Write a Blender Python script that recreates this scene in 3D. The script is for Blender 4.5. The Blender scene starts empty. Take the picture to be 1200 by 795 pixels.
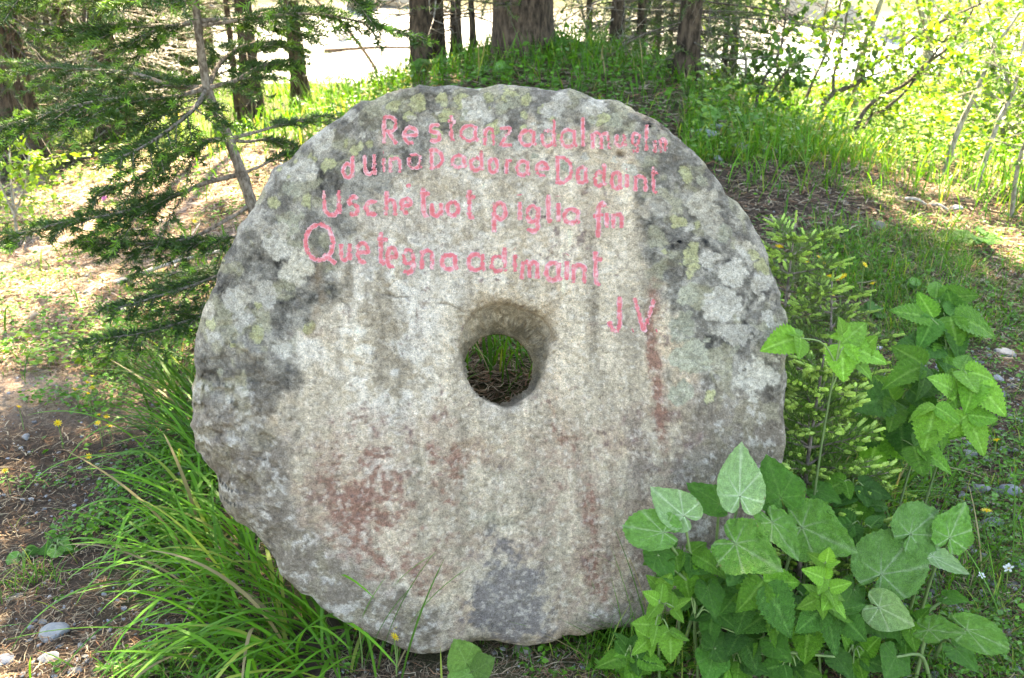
import bpy, math, random
import numpy as np
from mathutils import Vector, Matrix

# ------------------------------------------------------------------ camera, sky, sun, exposure
SC = bpy.context.scene
COL = SC.collection
CAM_H, PITCH, LENS = 1.5, math.radians(22.0), 32.0
FPX = 1200 * LENS / 36.0
cam = bpy.data.cameras.new('camera')
cam.lens = LENS; cam.sensor_width = 36.0; cam.clip_end = 2000; cam.clip_start = 0.05
cam.dof.use_dof = True; cam.dof.focus_distance = 2.15; cam.dof.aperture_fstop = 7.0
cam_ob = bpy.data.objects.new('camera', cam); COL.objects.link(cam_ob)
cam_ob.location = (0, 0, CAM_H)
cam_ob.rotation_euler = (math.radians(90) - PITCH, 0, 0)
SC.camera = cam_ob

SUN_EL, SUN_AZ = math.radians(57), math.radians(-6)      # azimuth clockwise from +Y
W = bpy.data.worlds.new('World'); SC.world = W; W.use_nodes = True
wn = W.node_tree.nodes; wl = W.node_tree.links; wn.clear()
sky = wn.new('ShaderNodeTexSky'); sky.sky_type = 'NISHITA'; sky.sun_disc = False
sky.sun_elevation = SUN_EL; sky.sun_rotation = SUN_AZ; sky.altitude = 1400; sky.dust_density = 2.0
bg = wn.new('ShaderNodeBackground'); bg.inputs[1].default_value = 0.092
wo = wn.new('ShaderNodeOutputWorld')
wl.new(sky.outputs[0], bg.inputs[0]); wl.new(bg.outputs[0], wo.inputs[0])
sun = bpy.data.lights.new('sun', 'SUN'); sun.energy = 5.0; sun.angle = math.radians(0.53)
sun.color = (1.0, 0.95, 0.86)
sun_ob = bpy.data.objects.new('sun', sun); COL.objects.link(sun_ob)
SUNV = Vector((math.sin(SUN_AZ) * math.cos(SUN_EL), math.cos(SUN_AZ) * math.cos(SUN_EL), math.sin(SUN_EL)))
sun_ob.rotation_euler = SUNV.to_track_quat('Z', 'Y').to_euler()
sun_ob.location = (0, 0, 30)
SC.view_settings.view_transform = 'Standard'; SC.view_settings.look = 'None'
SC.view_settings.gamma = 1.0; SC.view_settings.use_curve_mapping = False
SC.view_settings.exposure = 3.95
SC.view_settings.use_white_balance = True
SC.view_settings.white_balance_temperature = 8600; SC.view_settings.white_balance_tint = 8
SC.cycles.max_bounces = 8; SC.cycles.transparent_max_bounces = 12
SC.cycles.diffuse_bounces = 2; SC.cycles.transmission_bounces = 3; SC.cycles.glossy_bounces = 2
SC.cycles.caustics_reflective = False; SC.cycles.caustics_refractive = False
SC.cycles.sample_clamp_indirect = 6.0
SC.cycles.use_denoising = True

# ------------------------------------------------------------------ maths helpers
RNG = np.random.default_rng(7)
SP, CP = math.sin(PITCH), math.cos(PITCH)
CAMP = np.array([0, 0, CAM_H], float)

def ray(px, py):
    xc = (np.asarray(px, float) - 600) / FPX; yc = -(np.asarray(py, float) - 397.5) / FPX
    return np.stack([xc, CP + yc * SP, -SP + yc * CP], -1)
def P(px, py, t):                 # point at optical depth t (metres)
    return CAMP + ray(px, py) * np.asarray(t, float)[..., None] if np.ndim(t) else CAMP + ray(px, py) * t
def PY(px, py, y):                # point of that pixel's line of sight in the upright plane at distance y
    d = ray(px, py); return CAMP + d * (y / d[..., 1:2] if d.ndim > 1 else y / d[1])
def project(p):
    q = np.asarray(p, float) - CAMP
    dep = q[..., 1] * CP - q[..., 2] * SP
    up = q[..., 1] * SP + q[..., 2] * CP
    return 600 + FPX * q[..., 0] / dep, 397.5 - FPX * up / dep

def _h(ix, iy, seed):
    n = (ix.astype(np.int64) * 374761393 + iy.astype(np.int64) * 668265263 + int(seed) * 974634777) & 0xffffffff
    n = ((n ^ (n >> 13)) * 1274126177) & 0xffffffff
    n = (n ^ (n >> 16)) & 0xffffffff
    return n.astype(float) / 0xffffffff
def vnoise(x, y, seed=0):
    x = np.asarray(x, float); y = np.asarray(y, float)
    ix = np.floor(x); iy = np.floor(y); fx = x - ix; fy = y - iy
    ix = ix.astype(np.int64); iy = iy.astype(np.int64)
    fx = fx * fx * fx * (fx * (fx * 6 - 15) + 10); fy = fy * fy * fy * (fy * (fy * 6 - 15) + 10)
    a = _h(ix, iy, seed); b = _h(ix + 1, iy, seed); c = _h(ix, iy + 1, seed); d = _h(ix + 1, iy + 1, seed)
    return (a * (1 - fx) + b * fx) * (1 - fy) + (c * (1 - fx) + d * fx) * fy
def fbm(x, y, oct=4, seed=0, gain=0.5):
    s = 0; a = 1; t = 0
    for o in range(oct):
        s = s + a * vnoise(np.asarray(x) * 2 ** o + 13.7 * o, np.asarray(y) * 2 ** o - 7.3 * o, seed + o); t += a; a *= gain
    return s / t * 2 - 1           # about -1..1
def sm(x, a, b):
    t = np.clip((np.asarray(x, float) - a) / (b - a), 0, 1); return t * t * (3 - 2 * t)
def norm(v):
    v = np.asarray(v, float); return v / (np.linalg.norm(v, axis=-1, keepdims=True) + 1e-12)

# ------------------------------------------------------------------ mesh helpers
class MB:
    def __init__(s): s.v = []; s.f3 = []; s.f4 = []; s.c = []; s.n = 0
    def add(s, v, f, c=None):
        v = np.asarray(v, float).reshape(-1, 3); f = np.asarray(f, int)
        if len(v) == 0: return
        (s.f3 if f.shape[1] == 3 else s.f4).append(f + s.n)
        s.v.append(v); s.n += len(v)
        c = np.asarray((1, 1, 1) if c is None else c, float)
        s.c.append(np.broadcast_to(c, (len(v), 3)) if c.ndim == 1 else c)
    def mesh(s, name, mat, smooth=True, colour=True):
        V = np.concatenate(s.v); me = bpy.data.meshes.new(name)
        f3 = np.concatenate(s.f3) if s.f3 else np.zeros((0, 3), int)
        f4 = np.concatenate(s.f4) if s.f4 else np.zeros((0, 4), int)
        me.vertices.add(len(V)); me.vertices.foreach_set('co', V.astype(np.float32).ravel())
        loops = np.concatenate([f3.ravel(), f4.ravel()]).astype(np.int32)
        me.loops.add(len(loops)); me.loops.foreach_set('vertex_index', loops)
        tot = np.concatenate([np.full(len(f3), 3), np.full(len(f4), 4)]).astype(np.int32)
        st = np.concatenate([[0], np.cumsum(tot)[:-1]]).astype(np.int32)
        me.polygons.add(len(tot)); me.polygons.foreach_set('loop_start', st); me.polygons.foreach_set('loop_total', tot)
        me.polygons.foreach_set('use_smooth', np.full(len(tot), smooth))
        me.update(calc_edges=True)
        if colour:
            a = me.color_attributes.new('Col', 'FLOAT_COLOR', 'POINT')
            c = np.concatenate([np.concatenate(s.c), np.ones((len(V), 1))], 1)
            a.data.foreach_set('color', c.astype(np.float32).ravel())
        me.materials.append(mat)
        return me
    def build(s, name, mat, parent=None, smooth=True, colour=True):
        return obj(name, s.mesh(name, mat, smooth, colour), parent)

def obj(name, me, parent=None, loc=None):
    o = bpy.data.objects.new(name, me); COL.objects.link(o)
    if loc is not None: o.location = Vector(tuple(map(float, loc)))
    if parent is not None:
        o.parent = parent
        if loc is None and parent.type == 'EMPTY': o.matrix_parent_inverse = Matrix.Translation(parent.location).inverted()
    return o
def tag(o, label, cat, group=None):
    o['label'] = label; o['category'] = cat
    if group: o['group'] = group
    return o
def thing(name, label, cat, loc, group=None):
    o = bpy.data.objects.new(name, None); COL.objects.link(o); o.location = Vector(tuple(map(float, loc)))
    o.empty_display_size = 0.05
    return tag(o, label, cat, group)
def kind(o, k): o['kind'] = k; return o

def smooth_path(pts, n):
    pts = np.asarray(pts, float); m = len(pts)
    if m == 2: return pts[0] + (pts[1] - pts[0]) * np.linspace(0, 1, n)[:, None]
    p = np.concatenate([[2 * pts[0] - pts[1]], pts, [2 * pts[-1] - pts[-2]]])
    out = []
    for u in np.linspace(0, m - 1 - 1e-9, n):
        i = int(u); f = u - i; a, b, c, d = p[i], p[i + 1], p[i + 2], p[i + 3]
        out.append(0.5 * ((2 * b) + (c - a) * f + (2 * a - 5 * b + 4 * c - d) * f * f + (3 * b - 3 * c + d - a) * f ** 3))
    return np.array(out)

def tube(mb, pts, radii, sides=6, colour=None, noise=0.0, rng=RNG):
    pts = np.asarray(pts, float); n = len(pts)
    radii = np.broadcast_to(np.asarray(radii, float), (n,)) if np.ndim(radii) < 2 else radii
    T = norm(np.gradient(pts, axis=0))
    ref = np.array([0, 0, 1.0]) if abs(T[0][2]) < 0.8 else np.array([1.0, 0, 0])
    A = norm(np.cross(T, ref)); B = np.cross(T, A)
    th = np.arange(sides) / sides * 2 * math.pi
    r = radii[:, None] * (1 + noise * (rng.random((n, sides)) - 0.5))
    V = pts[:, None] + r[..., None] * (np.cos(th)[None, :, None] * A[:, None] + np.sin(th)[None, :, None] * B[:, None])
    i = np.arange(n - 1)[:, None] * sides; j = np.arange(sides)[None]; k = (j + 1) % sides
    F = np.stack([i + j, i + k, i + sides + k, i + sides + j], -1).reshape(-1, 4)
    mb.add(V.reshape(-1, 3), F, colour)

def blades(mb, base, az, length, width, lean, bend, segs, col, coltip=None, twist=None):
    N = len(base); S = segs
    bc = lambda a: np.broadcast_to(np.asarray(a, float), (N,))
    az, length, width, lean, bend = map(bc, (az, length, width, lean, bend))
    d = np.stack([np.cos(az), np.sin(az), 0 * az], 1); side = np.stack([-np.sin(az), np.cos(az), 0 * az], 1)
    p = np.asarray(base, float).copy(); V = np.zeros((N, 2 * S + 1, 3)); C = np.zeros((N, 2 * S + 1, 3))
    col = np.broadcast_to(np.asarray(col, float), (N, 3)); coltip = col * 1.15 if coltip is None else np.broadcast_to(coltip, (N, 3))
    for s in range(S + 1):
        f = s / S
        if s < S:
            w = width * (0.75 + 0.5 * f if f < 0.5 else 1.0 - (f - 0.5) * 1.3) * 0.5
            V[:, 2 * s] = p - side * w[:, None]; V[:, 2 * s + 1] = p + side * w[:, None]
            C[:, 2 * s] = C[:, 2 * s + 1] = col * (1 - f) + coltip * f
        else:
            V[:, 2 * S] = p; C[:, 2 * S] = coltip
        th = lean + bend * (f + 0.5 / S)
        p = p + (d * np.sin(th)[:, None] + np.array([0, 0, 1.0]) * np.cos(th)[:, None]) * (length / S)[:, None]
    off = (np.arange(N) * (2 * S + 1))[:, None]
    mb.add(V.reshape(-1, 3), np.zeros((0, 4), int), C.reshape(-1, 3)); n0 = mb.n - N * (2 * S + 1)
    for s in range(S - 1):
        mb.f4.append((off + np.array([2 * s, 2 * s + 1, 2 * s + 3, 2 * s + 2])) + n0)
    mb.f3.append((off + np.array([2 * S - 2, 2 * S - 1, 2 * S])) + n0)

def needles(mb, p0, p1, per_m, length, width, col, forward=0.55, rng=RNG, flat=0.0):
    """needles along many straight twig pieces p0->p1"""
    p0 = np.asarray(p0, float); p1 = np.asarray(p1, float); L = np.linalg.norm(p1 - p0, axis=1)
    cnt = rng.poisson(L * per_m); idx = np.repeat(np.arange(len(p0)), cnt); N = len(idx)
    if N == 0: return
    f = rng.random(N)[:, None]; ax = norm(p1 - p0)[idx]; q = p0[idx] * (1 - f) + p1[idx] * f
    r = rng.normal(size=(N, 3)); r[:, 2] *= (1 - flat); r = norm(r - ax * (r * ax).sum(1, keepdims=True))
    d = norm(r * (1 - forward) + ax * forward + np.array([0, 0, 0.08]))
    s = norm(np.cross(d, rng.normal(size=(N, 3))))
    ln = length * (0.7 + 0.5 * rng.random(N))[:, None]; w = width * 0.5
    V = np.stack([q - s * w, q + s * w, q + d * ln + s * w * 0.35, q + d * ln - s * w * 0.35], 1)
    col = np.asarray(col, float); c = (col[idx] if col.ndim == 2 else np.broadcast_to(col, (N, 3))) * (0.75 + 0.5 * rng.random(N))[:, None]
    F = (np.arange(N) * 4)[:, None] + np.arange(4)
    mb.add(V.reshape(-1, 3), F, np.repeat(c, 4, 0))

def leafcards(mb, base, d, nrm, length, width, col, fold=0.25):
    """small folded leaves, 4 triangles each"""
    N = len(base); d = norm(d); nrm = norm(nrm - d * (nrm * d).sum(1, keepdims=True)); s = np.cross(d, nrm)
    L = np.broadcast_to(np.asarray(length, float), (N,))[:, None]; Wd = np.broadcast_to(np.asarray(width, float), (N,))[:, None] * 0.5
    m = base + d * L * 0.42
    V = np.stack([base, m - s * Wd + nrm * Wd * fold, m, m + s * Wd + nrm * Wd * fold,
                  base + d * L * 0.78 - s * Wd * 0.62 + nrm * Wd * fold * .3, base + d * L * 0.78 + s * Wd * 0.62 + nrm * Wd * fold * .3,
                  base + d * L - nrm * L * 0.08], 1)
    o = (np.arange(N) * 7)[:, None]
    F3 = np.concatenate([o + np.array(t) for t in ((0, 2, 1), (0, 3, 2), (2, 6, 4), (2, 5, 6))])
    F3 = np.concatenate([F3] + [o + np.array(t) for t in ((1, 2, 4), (2, 3, 5))])
    mb.add(V.reshape(-1, 3), F3, np.repeat(np.broadcast_to(col, (N, 3)), 7, 0))

# ------------------------------------------------------------------ materials
def newmat(name):
    m = bpy.data.materials.new(name); m.use_nodes = True
    nt = m.node_tree; nt.nodes.clear(); return m, nt, nt.nodes, nt.links
def N_(nodes, typ, **kw):
    n = nodes.new(typ)
    for k, v in kw.items(): setattr(n, k, v)
    return n
def mixc(nodes, links, a, b, fac, blend='MIX'):
    n = nodes.new('ShaderNodeMix'); n.data_type = 'RGBA'; n.blend_type = blend
    for s, v in ((6, a), (7, b), (0, fac)):
        if hasattr(v, 'is_linked') or hasattr(v, 'links'): links.new(v, n.inputs[s])
        elif s == 0: n.inputs[0].default_value = v
        else: n.inputs[s].default_value = (*v, 1)
    return n.outputs[2]
def noise(nodes, links, scale, detail=4, rough=0.55, vec=None):
    n = nodes.new('ShaderNodeTexNoise'); n.inputs['Scale'].default_value = scale
    n.inputs['Detail'].default_value = detail; n.inputs['Roughness'].default_value = rough
    if vec is not None: links.new(vec, n.inputs['Vector'])
    return n.outputs['Fac']
def ramp(nodes, links, fac, stops):
    n = nodes.new('ShaderNodeValToRGB'); cr = n.color_ramp
    while len(cr.elements) < len(stops): cr.elements.new(0.5)
    for e, (p, c) in zip(cr.elements, stops):
        e.position = p; e.color = (*c, 1) if not np.isscalar(c) else (c, c, c, 1)
    links.new(fac, n.inputs[0]); return n.outputs[0]
def bump(nodes, links, h, strength, dist):
    b = nodes.new('ShaderNodeBump'); b.inputs['Strength'].default_value = strength; b.inputs['Distance'].default_value = dist
    links.new(h, b.inputs['Height']); return b.outputs[0]

def leafmat(name, base=(1, 1, 1), trans=0.4, rough=0.45, rand=0.25, warm=(1.25, 1.15, 0.55), spec=0.4, nscale=60, leafbump=0):
    """leaf: Col attribute x base, thin, some light passes through"""
    m, nt, nd, lk = newmat(name)
    at = N_(nd, 'ShaderNodeAttribute', attribute_name='Col')
    oi = nd.new('ShaderNodeObjectInfo')
    tc = nd.new('ShaderNodeTexCoord')
    c = mixc(nd, lk, at.outputs[0], base, 1.0, 'MULTIPLY')
    rv = ramp(nd, lk, oi.outputs['Random'], [(0, 1 - rand), (1, 1 + rand)])
    c = mixc(nd, lk, c, rv, 1.0, 'MULTIPLY')
    nz = ramp(nd, lk, noise(nd, lk, nscale, 3, 0.6, tc.outputs['Object']), [(0.3, 0.78), (0.7, 1.2)])
    c = mixc(nd, lk, c, nz, 1.0, 'MULTIPLY')
    if leafbump:
        vo = nd.new('ShaderNodeTexVoronoi'); vo.feature = 'DISTANCE_TO_EDGE'; vo.inputs['Scale'].default_value = leafbump
        lk.new(tc.outputs['Object'], vo.inputs['Vector'])
        c = mixc(nd, lk, c, ramp(nd, lk, vo.outputs['Distance'], [(0.0, 1.28), (0.12, 0.94)]), 1.0, 'MULTIPLY')
        c = mixc(nd, lk, c, (0.17, 0.11, 0.035), ramp(nd, lk, noise(nd, lk, 3.1, 5, 0.7, tc.outputs['Object']), [(0.67, 0.0), (0.73, 0.75)]))
    pb = nd.new('ShaderNodeBsdfPrincipled'); lk.new(c, pb.inputs['Base Color'])
    pb.inputs['Roughness'].default_value = rough; pb.inputs['Specular IOR Level'].default_value = spec
    if leafbump: lk.new(bump(nd, lk, vo.outputs['Distance'], 0.6, 0.02), pb.inputs['Normal'])
    tr = nd.new('ShaderNodeBsdfTranslucent'); lk.new(mixc(nd, lk, c, warm, 1.0, 'MULTIPLY'), tr.inputs[0])
    mx = nd.new('ShaderNodeMixShader'); mx.inputs[0].default_value = trans
    lk.new(pb.outputs[0], mx.inputs[1]); lk.new(tr.outputs[0], mx.inputs[2])
    out = nd.new('ShaderNodeOutputMaterial'); lk.new(mx.outputs[0], out.inputs[0])
    return m
def barkmat(name, c1, c2, scale=30, stretch=0.25, bd=0.01):
    m, nt, nd, lk = newmat(name)
    tc = nd.new('ShaderNodeTexCoord'); mp = nd.new('ShaderNodeMapping'); mp.inputs['Scale'].default_value = (1, 1, stretch)
    lk.new(tc.outputs['Object'], mp.inputs[0])
    n = noise(nd, lk, scale, 6, 0.65, mp.outputs[0])
    c = ramp(nd, lk, n, [(0.40, c1), (0.60, c2)])
    pb = nd.new('ShaderNodeBsdfPrincipled'); lk.new(c, pb.inputs['Base Color']); pb.inputs['Roughness'].default_value = 0.9
    pb.inputs['Specular IOR Level'].default_value = 0.2
    lk.new(bump(nd, lk, n, 0.9, bd), pb.inputs['Normal'])
    out = nd.new('ShaderNodeOutputMaterial'); lk.new(pb.outputs[0], out.inputs[0]); return m
def attrmat(name, rough=0.9, nscale=40, lo=0.7, hi=1.25, bs=0.5, bd=0.005, spec=0.2, n2=None):
    m, nt, nd, lk = newmat(name)
    at = N_(nd, 'ShaderNodeAttribute', attribute_name='Col'); tc = nd.new('ShaderNodeTexCoord')
    n = noise(nd, lk, nscale, 7, 0.68, tc.outputs['Object'])
    c = mixc(nd, lk, at.outputs[0], ramp(nd, lk, n, [(0.3, lo), (0.7, hi)]), 1.0, 'MULTIPLY')
    if n2:
        c = mixc(nd, lk, c, ramp(nd, lk, noise(nd, lk, n2, 4, 0.7, tc.outputs['Object']), [(0.35, 0.65), (0.65, 1.3)]), 1.0, 'MULTIPLY')
    pb = nd.new('ShaderNodeBsdfPrincipled'); lk.new(c, pb.inputs['Base Color']); pb.inputs['Roughness'].default_value = rough
    pb.inputs['Specular IOR Level'].default_value = spec
    if bs: lk.new(bump(nd, lk, n, bs, bd), pb.inputs['Normal'])
    out = nd.new('ShaderNodeOutputMaterial'); lk.new(pb.outputs[0], out.inputs[0]); return m

M = dict(
    ground=attrmat('forest_soil', 0.95, 22, 0.6, 1.4, 0.9, 0.03, 0.1, n2=140),
    bark=barkmat('spruce_bark', (0.022, 0.015, 0.010), (0.10, 0.070, 0.048), 30, 0.3, 0.02),
    sapbark=barkmat('sapling_bark', (0.10, 0.075, 0.055), (0.27, 0.22, 0.175), 90, 0.5, 0.003),
    darkstem=barkmat('shrub_bark', (0.05, 0.04, 0.03), (0.16, 0.13, 0.10), 60, 0.4, 0.003),
    palestem=barkmat('pale_bark', (0.16, 0.14, 0.10), (0.34, 0.31, 0.25), 50, 0.4, 0.003),
    deadwood=barkmat('dead_wood', (0.20, 0.17, 0.14), (0.45, 0.40, 0.34), 60, 0.3, 0.003),
    needle=leafmat('spruce_needles', trans=0.18, rough=0.5, rand=0.05, spec=0.3, nscale=8),
    grass=leafmat('grass_blades', trans=0.42, rough=0.45, rand=0.0, spec=0.22, nscale=5),
    leaf=leafmat('leaves', trans=0.34, rough=0.42, rand=0.28, spec=0.28, nscale=9, leafbump=26),
    stem=attrmat('green_stem', 0.6, 60, 0.8, 1.15, 0.2, 0.001, 0.3),
    petal=leafmat('petals', trans=0.3, rough=0.5, rand=0.1, warm=(1, 1, 1), nscale=20),
    litter=attrmat('dry_litter', 0.9, 20, 0.8, 1.2, 0, 0, 0.1),
    pebble=attrmat('pebbles', 0.85, 60, 0.65, 1.3, 0.6, 0.004, 0.2),
)

# ------------------------------------------------------------------ terrain
def terrain(x, y):
    x = np.asarray(x, float); y = np.asarray(y, float)
    z = 0.035 * fbm(x * 0.9, y * 0.9, 4, 3) + 0.012 * fbm(x * 5, y * 5, 3, 9)
    z = z * sm(np.hypot(x, y - 1.9), 0.35, 1.2) * 1.0
    z = z + 0.85 * np.exp(-((x - 0.35) / 2.1) ** 2) * sm(y, 2.0, 7.6) * (1 - sm(y, 9.0, 13))      # grassy mound
    z = z + 0.40 * np.exp(-(x / 0.62) ** 4) * sm(y, 2.06, 2.42) * (1 - sm(y, 2.6, 4.6))            # earth behind the millstone
    z = z + 0.25 * sm(x, 3.5, 7) * sm(y, 4, 7) * (1 - sm(y, 10, 14))
    z = z + 0.10 * fbm(x * .35 + 5, y * .35, 3, 21) * sm(y, 4, 9)
    z = z - 1.15 * sm(y + 6 * sm(-x, 5, 9) * -1, 13.5, 19) - 0.35 * sm(y, 19.5, 22) * sm(x, -5, 1)
    z = z + 1.9 * sm(y, 33, 42) + 26 * sm(y, 45, 260) + 0.4 * fbm(x * .08, y * .08, 3, 5) * sm(y, 30, 45)
    z = z + 10 * sm(np.abs(x), 45, 220)
    return z
def G(px, py, h=0.0):             # where a pixel's line of sight meets the ground (or h above it)
    d = ray(px, py); t = np.concatenate([np.linspace(0.8, 8, 1500), np.linspace(8, 90, 3000)])
    q = CAMP + d * t[:, None]; below = q[:, 2] < terrain(q[:, 0], q[:, 1]) + h
    i = int(np.argmax(below)) if below.any() else len(t) - 1
    return q[i]
def onground(x, y, dz=0.0):
    x = np.asarray(x, float); y = np.asarray(y, float); return np.stack([x, y, terrain(x, y) + dz], -1)

nu = 360
uu = np.linspace(-1, 1, nu); gx = 1.1 * np.sinh(6.2 * uu); gy = 3.2 + 1.1 * np.sinh(6.2 * uu)
X, Y = np.meshgrid(gx, gy); Z = terrain(X, Y)
mb = MB(); i = np.arange(nu - 1)[:, None] * nu; j = np.arange(nu - 1)[None]
F = np.stack([i + j, i + j + 1, i + nu + j + 1, i + nu + j], -1).reshape(-1, 4)
n1 = fbm(X * 1.3, Y * 1.3, 5, 31); n2 = fbm(X * 4.1, Y * 4.1, 4, 41)
soil = np.array([0.060, 0.042, 0.029]); moss = np.array([0.055, 0.075, 0.02]); pale = np.array([0.33, 0.235, 0.175]); grav = np.array([0.40, 0.385, 0.36]); grn = np.array([0.07, 0.11, 0.025])
c = soil * (1 + 0.25 * n2)[..., None]
def lay(c, col, m): m = np.clip(m, 0, 1)[..., None]; return c * (1 - m) + np.asarray(col) * m
c = lay(c, moss, sm(n1 + 0.5 * n2, 0.15, 0.6) * 0.8)
path = sm(-X, 0.7, 1.3) * (1 - sm(-X, 3.6, 5.0)) * sm(Y, 2.6, 3.4) * (1 - sm(Y, 6.6, 8.2))
c = lay(c, pale * (1 + 0.3 * n2[..., None]), path * sm(n1 + n2 * .6, -0.55, 0.0))
c = lay(c, grn, sm(Y, 5.5, 7.5) * (1 - sm(Y, 15, 18)) * sm(n1, -0.6, 0.0) * 0.8 * (1 - path))
c = lay(c, grav * (1 + 0.2 * n2[..., None]), sm(Y - 8 * sm(-X, 4.2, 7.5), 15.0, 17.5) * (1 - sm(Y, 36, 40)))
c = lay(c, (0.06, 0.085, 0.03), sm(Y, 38, 44))
mb.add(np.stack([X, Y, Z], -1).reshape(-1, 3), F, c.reshape(-1, 3))
kind(mb.build('ground', M['ground']), 'structure')

# stream behind the wood
m_, nt, nd, lk = newmat('stream_water')
tc = nd.new('ShaderNodeTexCoord'); mp = nd.new('ShaderNodeMapping'); mp.inputs['Scale'].default_value = (0.5, 1.2, 1); lk.new(tc.outputs['Object'], mp.inputs[0])
nz = noise(nd, lk, 1.1, 7, 0.65, mp.outputs[0])
pb = nd.new('ShaderNodeBsdfPrincipled'); lk.new(ramp(nd, lk, nz, [(0.42, (0.10, 0.16, 0.20)), (0.55, (0.30, 0.38, 0.42)), (0.66, (0.8, 0.84, 0.85))]), pb.inputs['Base Color'])
pb.inputs['Roughness'].default_value = 0.18; lk.new(bump(nd, lk, nz, 1.0, 0.25), pb.inputs['Normal'])
out = nd.new('ShaderNodeOutputMaterial'); lk.new(pb.outputs[0], out.inputs[0]); M['water'] = m_
xs = np.linspace(-70, 90, 161); ys = np.linspace(19.5, 35, 40); X2, Y2 = np.meshgrid(xs, ys)
mb = MB(); i = np.arange(39)[:, None] * 161; j = np.arange(160)[None]
F = np.stack([i + j, i + j + 1, i + 161 + j + 1, i + 161 + j], -1).reshape(-1, 4)
mb.add(np.stack([X2, Y2, -1.28 + 0.10 * fbm(X2 * .8, Y2 * 1.2, 3, 77)], -1).reshape(-1, 3), F)
kind(mb.build('stream', M['water']), 'structure')

# ------------------------------------------------------------------ the millstone
YAW, LEAN, THICK = math.radians(6), math.radians(20), 0.27
NV = np.array([math.sin(YAW) * math.cos(LEAN), -math.cos(YAW) * math.cos(LEAN), math.sin(LEAN)])
UV_ = np.array([math.cos(YAW), math.sin(YAW), 0.0]); VV = np.cross(NV, UV_)
Q0 = P(515, 768, 2.085)
def face_px(px, py, w=0.0):        # pixel -> (u, v) on the plane w in front of the face plane
    d = ray(px, py); q0 = Q0 + NV * w
    t = ((q0 - CAMP) @ NV) / (d @ NV); p = CAMP + d * t[..., None] - Q0
    return np.stack([p @ UV_, p @ VV], -1)
def face_pt(u, v, w): return Q0 + np.asarray(u)[..., None] * UV_ + np.asarray(v)[..., None] * VV + np.asarray(w)[..., None] * NV
OUT = np.array([(490,103),(530,101),(555,104),(570,104),(585,100),(600,101),(620,102),(640,107),(652,109),(668,104),(680,108),(700,117),(725,117),(740,126),(745,132),(768,141),(790,160),(810,176),(824,192),(830,200),(845,215),(852,228),(866,237),(880,255),(888,272),(897,287),(905,310),(912,325),(919,345),(922,375),(919,395),(922,420),(923,450),(918,485),(921,512),(915,545),(905,580),(890,615),(865,655),(835,690),(800,716),(765,730),(735,736),(700,738),(682,745),(660,747),(645,753),(620,757),(598,752),(580,751),(560,752),(545,757),(530,763),(515,768),(495,768),(480,764),(465,757),(440,748),(412,736),(400,728),(377,713),(365,700),(353,697),(340,686),(327,680),(317,663),(306,650),(300,641),(283,628),(268,620),(258,610),(248,588),(243,565),(232,545),(223,530),(219,505),(221,490),(218,460),(224,440),(222,425),(228,395),(236,375),(240,360),(252,335),(258,318),(262,305),(275,285),(283,265),(290,255),(303,235),(315,215),(320,200),(340,186),(352,170),(378,152),(400,140),(412,128),(425,119),(440,117),(455,109),(470,104)], float)
HOLE = np.array([(538,405),(541,392),(547,380),(556,368),(570,360),(585,357),(600,358),(612,363),(628,369),(640,374),(648,388),(646,405),(642,422),(637,442),(628,457),(614,469),(598,478),(584,477),(568,470),(556,459),(547,445),(541,428)], float)
ouv = face_px(OUT[:, 0], OUT[:, 1]); huv = face_px(HOLE[:, 0], HOLE[:, 1])
HC = huv.mean(0)
NT = 840
TH = np.arange(NT) / NT * 2 * math.pi
def polar_radius(poly, c, th):
    a = np.arctan2(poly[:, 1] - c[1], poly[:, 0] - c[0]); r = np.hypot(poly[:, 0] - c[0], poly[:, 1] - c[1])
    o = np.argsort(a); a = a[o]; r = r[o]
    a = np.concatenate([a - 2 * math.pi, a, a + 2 * math.pi]); r = np.concatenate([r, r, r])
    return np.interp((np.asarray(th) + math.pi) % (2 * math.pi) - math.pi, a, r)
def r_out(th):
    r = polar_radius(ouv, HC, th); cx, cy = np.cos(th), np.sin(th)
    return r * 1.012 + 0.009 * fbm(cx * 5, cy * 5, 4, 51) + 0.007 * fbm(cx * 22, cy * 22, 3, 52) * sm(fbm(cx * 3.1, cy * 3.1, 2, 55), -.15, .35)
def r_in(th):
    cx, cy = np.cos(th), np.sin(th)
    return polar_radius(huv, HC, th) + 0.003 * fbm(cx * 5, cy * 5, 3, 53)
def uv_to_px(u, v): return project(face_pt(u, v, np.zeros_like(u)))
def seg_dist(px, py, pts):
    d = np.full(np.shape(px), 1e9)
    for (x0, y0), (x1, y1) in zip(pts[:-1], pts[1:]):
        l2 = (x1 - x0) ** 2 + (y1 - y0) ** 2
        t = np.clip(((px - x0) * (x1 - x0) + (py - y0) * (y1 - y0)) / l2, 0, 1)
        d = np.minimum(d, np.hypot(px - x0 - t * (x1 - x0), py - y0 - t * (y1 - y0)))
    return d
CRACKS = [[(440,343),(470,349),(505,353),(540,363),(560,372)], [(640,373),(665,375),(690,379),(735,383)], [(696,278),(694,286),(690,297),(682,305),(668,308)], [(690,262),(697,280)],
          [(345,540),(352,590),(340,620)], [(437,240),(450,262),(450,300)], [(400,352),(420,370),(428,392)], [(250,480),(280,490),(284,520)], [(272,600),(300,598),(316,600)], [(640,186),(652,172),(664,160)], [(535,190),(545,176),(556,168),(560,160)]]
def rough_zone(px, py):           # broken, chipped flank
    return sm(-px, -360, -290) * sm(py, 350, 420) * 1.0
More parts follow.
